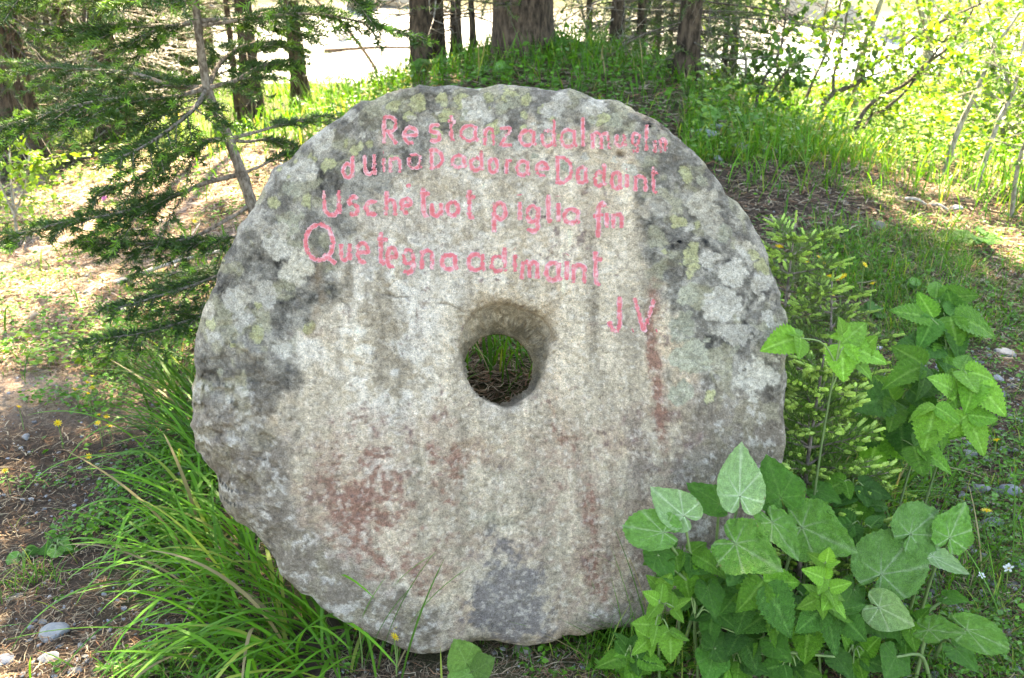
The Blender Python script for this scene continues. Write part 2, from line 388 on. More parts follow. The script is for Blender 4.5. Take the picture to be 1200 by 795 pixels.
def relief(u, v, fine=True):
    px, py = uv_to_px(u, v)
    th = np.arctan2(v - HC[1], u - HC[0]); r = np.hypot(u - HC[0], v - HC[1])
    e = r_out(th) - r; ei = r - r_in(th)
    w = 0.010 * fbm(u * 2.6, v * 2.6, 3, 61) + 0.0045 * fbm(u * 9, v * 9, 3, 62)
    if fine: w = w + 0.0042 * fbm(u * 38, v * 30, 3, 63) + 0.0022 * fbm(u * 130, v * 110, 2, 64)
    rz = rough_zone(px, py)
    st = fbm(u * 6.5, v * 6.5, 4, 65); st2 = np.floor(st * 4) / 4
    w = w + rz * (0.034 * st2 + 0.012 * fbm(u * 22, v * 22, 3, 66))
    topz = sm(-py, -240, -150); w = w + topz * 0.004 * fbm(u * 20, v * 20, 3, 67)
    R = 0.035 + 0.018 * fbm(np.cos(th) * 4, np.sin(th) * 4, 3, 68) + 0.03 * rz
    q = np.clip(1 - e / R, 0, 1); w = w - R * (1 - np.sqrt(np.clip(1 - q * q, 0, 1)))
    w = w - 0.02 * rz * sm(-e, -0.13, 0.0)
    Ri = 0.022 + 0.03 * sm(np.sin(th), 0.1, 0.9) * 1.0 + 0.006 * fbm(np.cos(th) * 5, np.sin(th) * 5, 2, 69)
    Ri = Ri * (1 + 0.7 * fbm(u * 13, v * 13, 3, 73)); w = w - 0.010 * (1 - sm(ei, 0.0, .05)) * sm(fbm(u * 30, v * 30, 3, 74), -.1, .35)
    q = np.clip(1 - ei / Ri, 0, 1); w = w - 0.9 * Ri * (1 - np.sqrt(np.clip(1 - q * q, 0, 1)))
    for cr in CRACKS:
        w = w - 0.0032 * sm(fbm(u * 16, v * 16, 2, 72), -.35, .2) * np.exp(-(seg_dist(px + 2.5 * fbm(u * 60, v * 60, 2, 70), py + 2.5 * fbm(u * 60, v * 60, 2, 71), cr) / 1.3) ** 2)
    pit = np.exp(-(((px - 727) / 4.5) ** 2 + ((py - 181) / 3.8) ** 2)); w = w - 0.012 * pit
    w = w - 0.010 * np.exp(-(((px - 252) / 9.0) ** 2 + ((py - 458) / 4) ** 2)) - 0.006 * np.exp(-(((px - 437) / 6.0) ** 2 + ((py - 229) / 5) ** 2))
    return w
ro, ri = r_out(TH), r_in(TH); cth, sth = np.cos(TH), np.sin(TH)
NF = 215
s = np.linspace(0, 1, NF); s = s + 0.055 * np.sin(2 * math.pi * s) * -1        # denser at both edges
rings = []; cols = []
r = ri[None] + (ro - ri)[None] * s[:, None]
u = HC[0] + r * cth; v = HC[1] + r * sth; w = relief(u, v)
face_rings = face_pt(u, v, w); FU, FV, FW = u, v, w
w_edge = w[-1]
NB = 26; f = np.linspace(0, 1, NB + 1)[1:, None]
rr = ro[None] + 0.012 * np.sin(math.pi * f) - 0.03 * f ** 3 + 0.010 * fbm(cth[None] * 5 + f * 2, sth[None] * 5 + f * 3, 3, 81) * np.minimum(1, f * 6) + 0.004 * fbm(cth[None] * 30 + f * 5, sth[None] * 30 - f * 4, 3, 82) * np.minimum(1, f * 6)
wr = w_edge[None] * (1 - f) + f * (-THICK)
ur, vr = HC[0] + rr * cth, HC[1] + rr * sth; rim_rings = face_pt(ur, vr, wr)
hb = face_px(583 + 41 * np.cos(TH), 434 - 42 * np.sin(TH), -THICK)
rb = np.hypot(hb[:, 0] - hb[:, 0].mean(), hb[:, 1] - hb[:, 1].mean())
hb = hb + (0.004 * fbm(cth * 3, sth * 3, 3, 83))[:, None] * np.stack([cth, sth], -1)
NK = 14; f = np.linspace(0, 1, NK + 1)[1:, None]
ub = ur[-1] * (1 - f) + hb[:, 0] * f; vb = vr[-1] * (1 - f) + hb[:, 1] * f
wb = -THICK + 0.006 * fbm(ub * 6, vb * 6, 3, 84) * np.sin(math.pi * f); back_rings = face_pt(ub, vb, wb)
NH = 34; f = np.linspace(0, 1, NH + 2)[1:-1, None]
ease = f + 0.10 * np.sin(2 * math.pi * f)
ut = hb[:, 0] * (1 - ease) + FU[0] * ease; vt = hb[:, 1] * (1 - ease) + FV[0] * ease
wt = -THICK * (1 - f) + FW[0] * f
up_ = sm(sth, 0.0, 0.7)[None]
k = np.sin(math.pi * f) * (0.020 * fbm(cth[None] * 4 + f * 3, sth[None] * 4 + f * 5, 3, 85) + 0.008 * fbm(cth[None] * 16 + f * 8, sth[None] * 20, 3, 86) + 0.007 * up_ * np.sign(np.sin(f * 9 + cth[None] * 2)))
ut = ut + k * cth; vt = vt + k * sth; hole_rings = face_pt(ut, vt, wt)
ALLV = np.concatenate([face_rings, rim_rings, back_rings, hole_rings])
UU = np.concatenate([FU, ur, ub, ut]); VVv = np.concatenate([FV, vr, vb, vt])
isface = np.concatenate([np.ones((NF, NT)), np.zeros((NB + NK, NT)), np.zeros((NH, NT))])
ishole = np.concatenate([np.zeros((NF + NB + NK, NT)), np.ones((NH, NT))])

# stone colours: worn pale middle, lichen crust round the rim, rust below, dark damp patch at the foot
def stone_colour(UU, VVv, ishole):
    px, py = uv_to_px(UU, VVv); fb = lambda s, o, k: 1.6 * fbm(UU * s, VVv * s, o, k)
    a, b, d = fb(3.5, 4, 101), fb(11, 4, 102), fb(40, 4, 103); g = fb(110, 3, 104)
    sx = 1.6 * fbm(UU * 26, VVv * 3.0, 4, 105)                       # vertical streaks
    c = np.broadcast_to(np.array([0.53, 0.455, 0.355]), UU.shape + (3,)).copy()
    c *= (1 + 0.10 * a + 0.13 * b + 0.14 * d + 0.10 * g)[..., None]
    c = lay(c, (0.50, 0.39, 0.27), sm(b + 0.6 * a + 0.3 * d, 0.12, 0.6) * 0.55)                 # ochre tint
    c = lay(c, (0.62, 0.60, 0.57), sm(fb(7, 5, 106), 0.12, 0.5) * 0.5 * sm(-px, -640, -380))   # cool pale worn places
    for cx, cy, rx, ry, k in ((455, 420, 60, 120, .55), (440, 300, 60, 40, .35), (590, 300, 120, 60, .3), (500, 215, 130, 40, .35)):
        c = lay(c, (0.70, 0.675, 0.63), np.exp(-((px - cx) / rx) ** 2 - ((py - cy) / ry) ** 2) * min(1, k * 1.5) * sm(d + b, -0.4, 0.5))
    c *= (1 + 0.24 * sx + 0.14 * fbm(UU * 60, VVv * 7, 3, 107) * 1.6)[..., None]
    # lower half: pinkish brown grain
    low = sm(py + 30 * a, 430, 560)
    c = lay(c, (0.37, 0.285, 0.225), low * sm(d + 0.5 * g + 0.6 * b, -0.5, 0.5) * 0.8)
    right = sm(px + 40 * a, 640, 760) * sm(py, 430, 520)
    c = lay(c, (0.24, 0.195, 0.165), right * sm(sx + 0.5 * d + 0.3 * g + .4 * a, -0.5, 0.5) * 0.85)
    # rust
    rust = np.zeros_like(px)
    for cx, cy, rx, ry, k in ((425, 590, 46, 80, .85), (520, 560, 34, 60, .72), (445, 650, 65, 55, .58), (470, 600, 80, 70, .38), (380, 640, 35, 80, .35), (470, 700, 60, 40, .3), (660, 520, 26, 60, .35)):
        rust = np.maximum(rust, k * np.exp(-((px - cx) / rx) ** 2 - ((py - cy) / ry) ** 2))
    rr_ = seg_dist(px + 9 * b, py, [(764, 308), (768, 400), (776, 470), (778, 545)])
    rust = np.maximum(rust, (.85 + .5 * b) * np.exp(-(rr_ / 8) ** 2) * sm(py, 300, 330) * (1 - sm(py, 500, 590)))
    rust = np.maximum(rust, 0.6 * np.exp(-(seg_dist(px + 7 * b, py, [(690, 560), (700, 650), (705, 720)]) / 10) ** 2))
    c = lay(c, (0.26, 0.105, 0.075), sm(rust + 0.40 * d + 0.30 * g + .25 * b, 0.34, 0.95) * 0.80)
    c = lay(c, (0.30, 0.19, 0.15), sm(rust + 0.3 * b, 0.1, 0.6) * 0.35)
    # damp dark patch at foot
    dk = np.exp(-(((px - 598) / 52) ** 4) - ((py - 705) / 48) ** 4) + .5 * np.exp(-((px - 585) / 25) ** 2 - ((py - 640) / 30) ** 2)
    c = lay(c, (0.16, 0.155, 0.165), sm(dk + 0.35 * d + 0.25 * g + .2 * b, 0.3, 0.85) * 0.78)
    c = lay(c, (0.30, 0.31, 0.23), np.exp(-(((px - 575) / 38) ** 4) - ((py - 585) / 38) ** 4) * 0.55 * sm(b + d, -0.5, 0.2))
    # lichen-crusted border
    thp = np.arctan2(VVv - HC[1], UU - HC[0]); e_px = (polar_radius(ouv, HC, thp) - np.hypot(UU - HC[0], VVv - HC[1])) * 508
    wide = np.interp(thp, np.radians([-180, -150, -125, -105, -90, -70, -45, -20, 0, 30, 55, 75, 90, 105, 125, 150, 180]), [112, 95, 60, 15, 5, 20, 95, 150, 140, 118, 62, 50, 46, 52, 90, 115, 112])
    crust = 1 - sm(e_px - wide + 24 * b + 16 * a + 8 * d, -14, 16)
    cr_col = np.array([0.225, 0.215, 0.19]) * (1 + 0.35 * b + 0.5 * d + 0.45 * g)[..., None]
    cr_col = lay(cr_col, (0.38, 0.36, 0.315), sm(fb(13, 4, 110) + .25 * d, 0.10, 0.26) * 0.7)      # pale grey thalli
    cr_col = lay(cr_col, (0.33, 0.32, 0.22), sm(fb(19, 3, 111), 0.15, 0.35) * 0.7)                 # olive
    cr_col = lay(cr_col, (0.095, 0.09, 0.085), sm(fb(33, 3, 112) + .3 * g, 0.22, 0.5) * 0.6)
    cr_col = lay(cr_col, (0.24, 0.19, 0.15), sm(py + 40 * b, 400, 520) * 0.6)
    cr_col = lay(cr_col, (0.55, 0.53, 0.50), sm(d + .6 * g, 0.35, 0.7) * 0.6 * sm(py, 400, 480))
    c = lay(c, cr_col, crust * 0.95)
    # single lichens: (x, y, radius, kind) 0 pale grey, 1 yellow-green, 2 grey-green, 3 beige
    L = [(273,352,15,0),(310,343,17,0),(287,373,12,0),(333,410,11,0),(347,313,19,3),(300,395,10,1),(247,377,6,1),(362,383,7,1),(303,358,4,1),(293,350,3,0),(384,195,9,1),(362,187,7,1),(432,172,6,1),(462,126,8,1),(487,120,9,1),(479,134,6,1),(518,115,7,1),(543,116,9,1),(598,112,9,1),(615,116,8,1),(590,127,8,2),(613,135,5,1),(635,130,5,1),(611,148,4,1),(648,137,4,1),(640,125,4,1),(375,160,16,0),(352,200,17,0),(345,225,10,2),(340,262,13,2),(325,285,16,0),(700,128,14,0),(720,140,10,2),(655,120,14,0),(560,125,16,0),(500,140,10,0),
         (847,362,20,0),(852,350,10,0),(880,443,22,0),(868,447,12,0),(862,412,5,2),(858,325,14,0),(823,235,14,3),(832,258,16,3),(808,300,9,1),(812,312,7,1),(790,300,5,2),(900,372,9,0),(910,385,6,2),(915,400,6,0),(800,205,8,1),(820,212,7,2),(830,305,10,0),(808,345,13,2),(800,380,17,2),(812,420,20,2),(800,460,14,2),(860,395,16,0),(895,330,12,0),(875,290,12,3),(850,275,10,2),(880,310,8,0),(817,265,5,1),(780,295,4,1),(805,268,6,0)]
    rs = np.random.default_rng(5)
    for _ in range(150):
        t = rs.random() * 2 * math.pi; q = rs.random()
        x = 570 + (348 - 95 * q ** 1.5) * math.cos(t); y = 425 - (322 - 75 * q ** 1.5) * math.sin(t)
        if y > 470: continue
        L.append((x, y, rs.uniform(2.5, 9), rs.choice([0, 0, 1, 1, 2, 3])))
    LC = [np.array([0.46, 0.44, 0.39]), np.array([0.42, 0.42, 0.235]), np.array([0.36, 0.36, 0.28]), np.array([0.46, 0.43, 0.36])]
    wx, wy = 3.2 * fb(26, 3, 120) + 1.5 * fb(80, 2, 121), 3.2 * fb(26, 3, 122) + 1.5 * fb(80, 2, 123)
    for (x, y, rad, kd) in L:
        m = (np.abs(px - x) < rad * 2 + 8) & (np.abs(py - y) < rad * 2 + 8)
        if not m.any(): continue
        sc = 0.5 + 0.05 * rad
        dd = np.hypot(px[m] - x + wx[m] * sc * 1.6, py[m] - y + wy[m] * sc * 1.6) / rad
        tint = LC[kd] * (rs.uniform(0.85, 1.1) if rad < 18 else 1.12) * (1 + 0.06 * d[m] + 0.08 * g[m])[..., None]
        cm = c[m]
        if kd == 1: cm = lay(cm, (0.10, 0.10, 0.09), (1 - sm(dd, 1.05, 1.30)) * 0.6)
        cm = lay(cm, tint, (1 - sm(dd, 0.96, 1.05)) * 0.96); c[m] = cm
    # dark specks, hole mouth staining, cracks
    c = lay(c, (0.14, 0.115, 0.09), sm(fb(75, 3, 130), 0.42, 0.62) * 0.30)
    c = lay(c, (0.66, 0.61, 0.54), sm(fb(95, 3, 131), 0.42, 0.66) * 0.35 * (1 - .6 * crust))
    th = np.arctan2(VVv - HC[1], UU - HC[0]); ei = np.hypot(UU - HC[0], VVv - HC[1]) - polar_radius(huv, HC, th)
    c = lay(c, (0.24, 0.175, 0.095), (1 - sm(ei + .008 * b, -0.004, 0.026)) * sm(np.sin(th) + .4 * np.cos(th), 0.15, 0.75) * 0.6 * (1 - ishole))
    c = lay(c, np.array([0.44, 0.385, 0.30]) * (1 + 0.3 * d + .2 * g)[..., None], ishole * 0.85)
    for cr in CRACKS:
        c = lay(c, (0.10, 0.08, 0.065), np.exp(-(seg_dist(px + 2.5 * fbm(UU * 60, VVv * 60, 2, 70), py + 2.5 * fbm(UU * 60, VVv * 60, 2, 71), cr) / 1.0) ** 2) * 0.5 * sm(fbm(UU * 16, VVv * 16, 2, 72), -.35, .2))
    c = lay(c, (0.13, 0.09, 0.06), np.exp(-(((px - 727) / 4.5) ** 2 + ((py - 181) / 3.8) ** 2)) * 0.8)
    c = lay(c, (0.25, 0.17, 0.10), np.exp(-(seg_dist(px + 8 * b, py, [(366, 300), (372, 360), (366, 420)]) / 9) ** 2) * 0.5 * sm(d, -.3, .3))
    c = c * np.array([1.03, 0.96, 0.87]); lum = c.mean(-1, keepdims=True); c = c * (lum / .32) ** 0.10
    return np.clip(c, 0.015, 0.75)
colr = stone_colour(UU, VVv, ishole)

m_, nt, nd, lk = newmat('weathered_granite')
at = N_(nd, 'ShaderNodeAttribute', attribute_name='Col'); tc = nd.new('ShaderNodeTexCoord')
n1 = noise(nd, lk, 115, 7, 0.75, tc.outputs['Object']); n2 = noise(nd, lk, 420, 4, 0.7, tc.outputs['Object']); n3 = noise(nd, lk, 60, 5, 0.65, tc.outputs['Object'])
c = mixc(nd, lk, at.outputs[0], ramp(nd, lk, n1, [(0.34, 0.52), (0.45, 0.92), (0.55, 1.08), (0.66, 1.50)]), 1.0, 'MULTIPLY')
c = mixc(nd, lk, c, ramp(nd, lk, n2, [(0.36, 0.55), (0.48, 0.96), (0.56, 1.05), (0.66, 1.5)]), 1.0, 'MULTIPLY')
pb = nd.new('ShaderNodeBsdfPrincipled'); lk.new(c, pb.inputs['Base Color']); pb.inputs['Roughness'].default_value = 0.88; pb.inputs['Specular IOR Level'].default_value = 0.25
ad = N_(nd, 'ShaderNodeMath', operation='ADD'); lk.new(n1, ad.inputs[0]); lk.new(n3, ad.inputs[1])
lk.new(bump(nd, lk, ad.outputs[0], 1.0, 0.012), pb.inputs['Normal'])
out = nd.new('ShaderNodeOutputMaterial'); lk.new(pb.outputs[0], out.inputs[0]); M['stone'] = m_

millstone = thing('millstone', 'huge round grey millstone with a central hole and painted red verses, leaning on the bank', 'millstone', face_pt(np.array(0.0), np.array(0.02), np.array(-0.1)))
mb = MB(); NRG = ALLV.shape[0]
i = np.arange(NRG)[:, None]; j = np.arange(NT)[None]
F = np.stack([i * NT + j, i * NT + (j + 1) % NT, ((i + 1) % NRG) * NT + (j + 1) % NT, ((i + 1) % NRG) * NT + j], -1).reshape(-1, 4)[:, ::-1]
mb.add(ALLV.reshape(-1, 3), F, colr.reshape(-1, 3))
mb.build('stone_body', M['stone'], millstone)

# ------------------------------------------------------------------ painted verses: one mesh for each letter
def arc(cx, cy, rx, ry, a0, a1, n=14):
    t = np.radians(np.linspace(a0, a1, n)); return [(cx + rx * math.cos(q), cy + ry * math.sin(q)) for q in t]
O_ = arc(.5, .5, .5, .5, 90, 450, 22)
GL = {  # strokes in a unit box, y up
 'R': [[(.05,0),(.05,.95)], [(.05,.95)] + arc(.45,.72,.5,.27,90,-90) + [(.1,.45)], [(.4,.45),(.95,0)]],
 'e': [[(.05,.5),(.95,.55)] + arc(.5,.52,.45,.48,5,300,18)],
 's': [arc(.52,.74,.42,.24,30,230,10) + arc(.48,.27,.44,.27,80,-140,12)],
 't': [[(.35,1),(.33,.12),(.5,0),(.8,.05)], [(0,.78),(.95,.74)]],
 'a': [arc(.45,.48,.45,.48,40,330,18), [(.85,.95),(.84,.2),(1,0)]],
 'n': [[(.08,0),(.08,.98)], [(.1,.7)] + arc(.5,.66,.38,.32,160,0,8) + [(.9,0)]],
 'z': [[(.02,.92),(.92,.97),(.05,.05),(1,.02)]],
 'd': [arc(.45,.31,.42,.31,50,330,18), [(.88,1),(.86,.1),(1,0)]],
 'l': [[(.5,1),(.5,0)]], 'L': [[(.4,1),(.4,.1),(.9,.0)]],
 'm': [[(.05,0),(.05,.95)], [(.06,.7)] + arc(.28,.68,.2,.28,160,0,7) + [(.5,.05)], [(.5,.7)] + arc(.73,.68,.2,.28,160,0,7) + [(.95,0)]],
 'u': [[(.06,1),(.08,.3)] + arc(.42,.3,.36,.3,180,330,8) + [(.88,.4),(.9,1)], [(.9,.5),(.95,0)]],
 'g': [arc(.46,.68,.42,.31,40,330,16), [(.88,.98),(.86,.25)] + arc(.46,.22,.42,.2,0,-150,9)],
 'i': [[(.5,.70),(.5,0)], [(.48,.94),(.52,.96)]], 'I': [[(.5,1),(.5,0)]],
 'U': [[(.06,1),(.08,.3)] + arc(.46,.3,.4,.3,180,340,9) + [(.88,.4),(.9,1)], [(.9,.6),(.95,0)]],
 'D': [[(.15,1),(.15,0)], [(.0,1)] + arc(.35,.5,.6,.5,80,-80,12) + [(0,0)]],
 'o': [O_], 'r': [[(.2,0),(.2,1)], [(.2,.65),(.55,.95),(.95,.85)]],
 'c': [arc(.5,.5,.48,.5,45,320,16)],
 'h': [[(.1,1),(.1,0)], [(.1,.4)] + arc(.5,.38,.38,.24,160,0,8) + [(.92,0)]],
 'p': [[(.12,0),(.1,1)], arc(.52,.72,.42,.28,170,-170,16)],
 'f': [[(.95,.9),(.7,1),(.45,.88),(.42,0)], [(.05,.62),(.8,.66)]],
 'Q': [arc(.46,.54,.46,.46,95,455,24), [(.6,.25),(1,0)]],
 'J': [[(.75,1),(.72,.2),(.5,0),(.1,.08),(0,.3)]], 'V': [[(.0,1),(.5,.02),(1,.95)]],
 '.': [[(.3,.4),(.7,.6)]], '`': [[(0,.2),(1,.9)]]}
LET = [('R',447,467,135,170),('e',471,491,147,171),('s',501,518,144,168),('t',523,537,134,167),('a',538,562,145,168),('n',565,582,149,173),('z',583,602,148,173),('a',607,630,151,173),('d',632,653,140,174),('a',655,677,150,175),('I',679,687,137,175),('m',691,716,154,178),('u',719,735,156,174),('g',738,751,155,181),('I',753,761,145,179),('I',764,769,163,181),('n',771,782,162,181),
 ('d',400,417,181,210),('U',425,442,179,207),('i',446,453,176,205),('n',455,472,183,205),('a',477,496,179,199),('D',501,521,174,199),('a',528,548,180,199),('d',549,568,175,202),('o',571,585,184,205),('r',590,602,185,206),('a',604,622,187,208),('e',626,644,189,209),('D',648,672,183,217),('a',674,690,194,217),('d',694,711,190,220),('a',714,730,200,224),('i',731,737,195,223),('n',741,760,204,227),('t',761,774,194,229),
 ('U',377,402,222,254),('s',406,423,229,254),('c',427,444,234,254),('h',449,466,222,255),('e',468,484,231,252),('`',474,483,214,221),('t',490,506,217,255),('u',503,520,236,255),('o',522,539,235,255),('t',544,560,221,258),('p',575,595,236,274),('i',605,613,226,261),('g',615,634,240,274),('L',637,648,227,263),('i',650,657,227,262),('a',659,681,243,264),('f',692,712,236,280),('i',707,714,240,269),('n',715,732,249,270),
 ('Q',356,395,261,311),('u',397,413,284,307),('e',416,434,283,310),('t',440,457,270,311),('e',451,467,288,316),('g',470,488,291,322),('n',491,510,291,318),('a',516,538,296,318),('a',547,570,295,319),('d',573,595,288,320),('i',599,607,288,321),('m',609,633,304,329),('a',638,659,305,331),('i',661,668,295,331),('n',669,689,308,334),('t',692,708,293,336),
 ('J',713,732,346,391),('.',738,745,384,391),('V',741,769,347,391),('.',766,773,384,391)]
m_, nt, nd, lk = newmat('flaking_red_paint')
tc = nd.new('ShaderNodeTexCoord'); at = N_(nd, 'ShaderNodeAttribute', attribute_name='Col')
na = noise(nd, lk, 75, 5, 0.6, tc.outputs['Object']); nb = noise(nd, lk, 120, 5, 0.6, tc.outputs['Object']); nc = noise(nd, lk, 14, 2, 0.5, tc.outputs['Object'])
c = ramp(nd, lk, na, [(0.42, (0.58, 0.135, 0.14)), (0.54, (0.63, 0.20, 0.20)), (0.66, (0.68, 0.42, 0.40))])
sx_ = nd.new('ShaderNodeSeparateColor'); lk.new(at.outputs[0], sx_.inputs[0])
c = mixc(nd, lk, (0.70, 0.56, 0.57), c, ramp(nd, lk, sx_.outputs[0], [(0.02, 0.25), (0.4, 1.0)]))
c = mixc(nd, lk, c, (0.74, 0.66, 0.66), 1.0, 'MULTIPLY')
pb = nd.new('ShaderNodeBsdfPrincipled'); lk.new(c, pb.inputs['Base Color']); pb.inputs['Roughness'].default_value = 0.8
tp = nd.new('ShaderNodeBsdfTransparent'); mx = nd.new('ShaderNodeMixShader')
sm_ = N_(nd, 'ShaderNodeMath', operation='MULTIPLY_ADD'); lk.new(nc, sm_.inputs[0]); sm_.inputs[1].default_value = 0.42; lk.new(nb, sm_.inputs[2])
sb_ = N_(nd, 'ShaderNodeMath', operation='MULTIPLY_ADD'); lk.new(sx_.outputs[0], sb_.inputs[0]); sb_.inputs[1].default_value = 0.16; lk.new(sm_.outputs[0], sb_.inputs[2])
lk.new(ramp(nd, lk, sb_.outputs[0], [(0.63, 0.0), (0.71, 1.0)]), mx.inputs[0])
lk.new(tp.outputs[0], mx.inputs[1]); lk.new(pb.outputs[0], mx.inputs[2])
out = nd.new('ShaderNodeOutputMaterial'); lk.new(mx.outputs[0], out.inputs[0]); M['paint'] = m_
rl = np.random.default_rng(11)
for (ch, x0, x1, y0, y1) in LET:
    mb = MB()
    for st in GL[ch]:
        pts = np.array([(x0 + 2 + q[0] * (x1 - x0 - 4), y1 - 2 - q[1] * (y1 - y0 - 4)) for q in st])
        pts = pts + rl.normal(size=pts.shape) * 0.35
        seg = np.concatenate([[0], np.cumsum(np.hypot(*np.diff(pts, axis=0).T))]); n = max(3, int(seg[-1] / 1.3))
        t = np.linspace(0, seg[-1], n); q = np.stack([np.interp(t, seg, pts[:, 0]), np.interp(t, seg, pts[:, 1])], -1)
        tg = norm(np.gradient(q, axis=0)); nn = np.stack([-tg[:, 1], tg[:, 0]], -1)
        wd = (2.6 if y1 < 232 else 3.0) * (1 + 0.55 * (rl.random(n) - .5)); wd[0] *= .75; wd[-1] *= .75
        off = np.linspace(-1, 1, 7)
        g = q[:, None] + nn[:, None] * off[None, :, None] * wd[:, None, None]
        uv = face_px(g[..., 0].ravel(), g[..., 1].ravel()); ww = relief(uv[:, 0], uv[:, 1]) + 0.0010
        V_ = face_pt(uv[:, 0], uv[:, 1], ww); a = np.arange(n - 1)[:, None] * 7; b = np.arange(6)[None]
        F = np.stack([a + b, a + b + 1, a + 8 + b, a + 7 + b], -1).reshape(-1, 4)
        cc = np.clip(np.broadcast_to((1 - np.abs(off))[None, :], (n, 7)) * (.8 if y1 < 212 else 1.0), 0, 1).reshape(-1)
        mb.add(V_, F, np.repeat(cc[:, None], 3, 1))
    mb.build('painted_letter', M['paint'], millstone)

# ------------------------------------------------------------------ spruces of the wood
NG_OLD, NG_NEW = np.array([0.025, 0.056, 0.012]), np.array([0.13, 0.26, 0.03])
def make_crown(seed, dense=1.0, n_whorl=26, per=7):
    """unit crown: z 0..1, radius 1 at the bottom; limbs carrying hanging twigs with needle sprays"""
    rg = np.random.default_rng(seed); mb = MB(); p0 = []; p1 = []
    for k in range(n_whorl):
        z = (k + rg.random() * 0.6) / n_whorl; R = (1 - z) ** 0.75 * (0.8 + 0.25 * rg.random()) + 0.05
        if z < 0.12: R *= 0.75
        for q in range(per):
            a = rg.random() * 2 * math.pi; r = R * rg.uniform(0.6, 1.1); n = max(3, int(r * 16 * dense))
            f = (np.arange(n) + rg.random(n)) / n; f = 0.12 + 0.88 * f
            dz = -0.055 * r * f + 0.03 * r * f ** 2
            c = np.stack([np.cos(a) * r * f, np.sin(a) * r * f, z + dz], 1)
            sd = rg.choice([-1, 1], n) * rg.uniform(0.05, 0.22, n) * (1.15 - f)
            e = c + np.stack([-np.sin(a) * sd + np.cos(a) * .07, np.cos(a) * sd + np.sin(a) * .07, -rg.uniform(0.004, 0.03, n)], 1)
            p0.append(c); p1.append(e)
    return np.concatenate(p0), np.concatenate(p1)
def crown_mesh(seed, height, radius, z0, dense=1.0, n_whorl=26, per=7, ln=0.075, wd=0.011, per_m=55):
    a, b = make_crown(seed, dense, n_whorl, per); S = np.array([radius, radius, height])
    a = a * S + np.array([0, 0, z0]); b = b * S + np.array([0, 0, z0]); mb = MB(); rg = np.random.default_rng(seed + 1)
    mixf = (rg.random(len(a)) ** 2)[:, None] * 0.6
    needles(mb, a, b, per_m, ln, wd, NG_OLD * (1 - mixf) + NG_NEW * mixf, 0.45, rg)
    return mb.mesh('crown', M['needle'])
CROWNS = [crown_mesh(200 + k, 1.0 * h, r, 0.0, 1.0, nw, 8, ln, wd, pm) for k, (h, r, nw, ln, wd, pm) in enumerate([(13, 2.3, 30, .12, .022, 20), (10, 1.7, 24, .12, .022, 20), (8, 1.3, 22, .11, .020, 20), (20, 3.2, 54, .15, .028, 50), (3.6, 1.15, 26, .05, .008, 130)])]
CROWN_H = [13, 10, 8, 20, 3.6]

def spruce(label, base, r, crown=None, crown_z=2.5, height=14, twigs=40, lean=(0, 0), seed=0, twig_len=0.9, flare=1.6, green=0, tz=(0.2, 2.2), name='spruce_tree', scale=1.0):
    rg = np.random.default_rng(seed + 500); base = np.asarray(base, float).copy(); base[2] = terrain(base[0], base[1]) - 0.06
    t = thing(name, label, 'tree', base)
    n = 34; f = np.linspace(0, 1, n) ** 1.5; pts = base + np.stack([lean[0] * f * height, lean[1] * f * height, f * height], 1)
    pts[:, :2] += (0.03 * r / 0.1) * 0.3 * np.stack([fbm(f * 6, f * 0 + seed, 2, 3), fbm(f * 6, f * 0 + seed, 2, 4)], 1) * min(1, r * 6)
    rad = r * (1 - 0.9 * f) + r * (flare - 1) * np.exp(-f * height / (0.25 + r))
    mb = MB(); tube(mb, pts, rad, 20 if r > 0.15 else 10, None, 0.14, rg); mb.build('trunk', M['bark'], t)
    # dry lower twigs
    mb = MB(); gp0 = []; gp1 = []
    for k in range(twigs):
        z = rg.uniform(*tz); a = rg.random() * 2 * math.pi; L = twig_len * rg.uniform(0.4, 1.3)
        p = base + np.array([lean[0] * z, lean[1] * z, z + 0.06]); d = np.array([math.cos(a), math.sin(a), rg.uniform(-0.35, 0.15)])
        q = smooth_path([p, p + d * L * .5 + np.array([0, 0, -.03]), p + d * L + rg.normal(size=3) * .08 + np.array([0, 0, -.08 * L])], 6)
        tube(mb, q, np.linspace(0.011, 0.002, 6) * (0.6 + r * 2.5), 4)
        for m in range(5):
            i = rg.integers(1, 5); e = q[i] + (d * 0.5 + rg.normal(size=3) * 0.6) * L * .33; w2 = (q[i] + e) / 2 + rg.normal(size=3) * .02
            tube(mb, np.array([q[i], w2, e]), [0.0035, 0.0025, 0.0012], 3)
            if rg.random() < green: gp0 += [q[i], w2]; gp1 += [w2, e]
        if rg.random() < green: gp0 += list(q[1:-1]); gp1 += list(q[2:])
    if twigs: kind(mb.build('dry_twigs', M['darkstem'] if seed % 3 else M['deadwood'], t), 'stuff')
    if gp0:
        mb = MB(); g0 = np.array(gp0); mixf = rg.random(len(g0))[:, None] ** 2 * .8
        needles(mb, g0, np.array(gp1), 260, 0.028, 0.0045, NG_OLD * 1.2 * (1 - mixf) + NG_NEW * mixf, .45, rg); kind(mb.build('needle_sprays', M['needle'], t), 'stuff')
    if crown is not None:
        o = obj('crown', CROWNS[crown], t); o.matrix_parent_inverse = Matrix.Identity(4)
        o.location = (lean[0] * crown_z, lean[1] * crown_z, crown_z); s = (height - crown_z) / CROWN_H[crown] * 1.02
        o.scale = (scale, scale, s); o.rotation_euler = (0, 0, rg.random() * 6)
    return t
def gb(px, py, y=None):
    g = G(px, py) if y is None else PY(px, py, y); return g
spruce('thickest old spruce trunk on top of the grassy mound behind the millstone', gb(612, 62, 7.6), 0.215, 3, 2.2, 23, 60, seed=1, green=0.1, flare=1.25, tz=(0.4, 2.4))
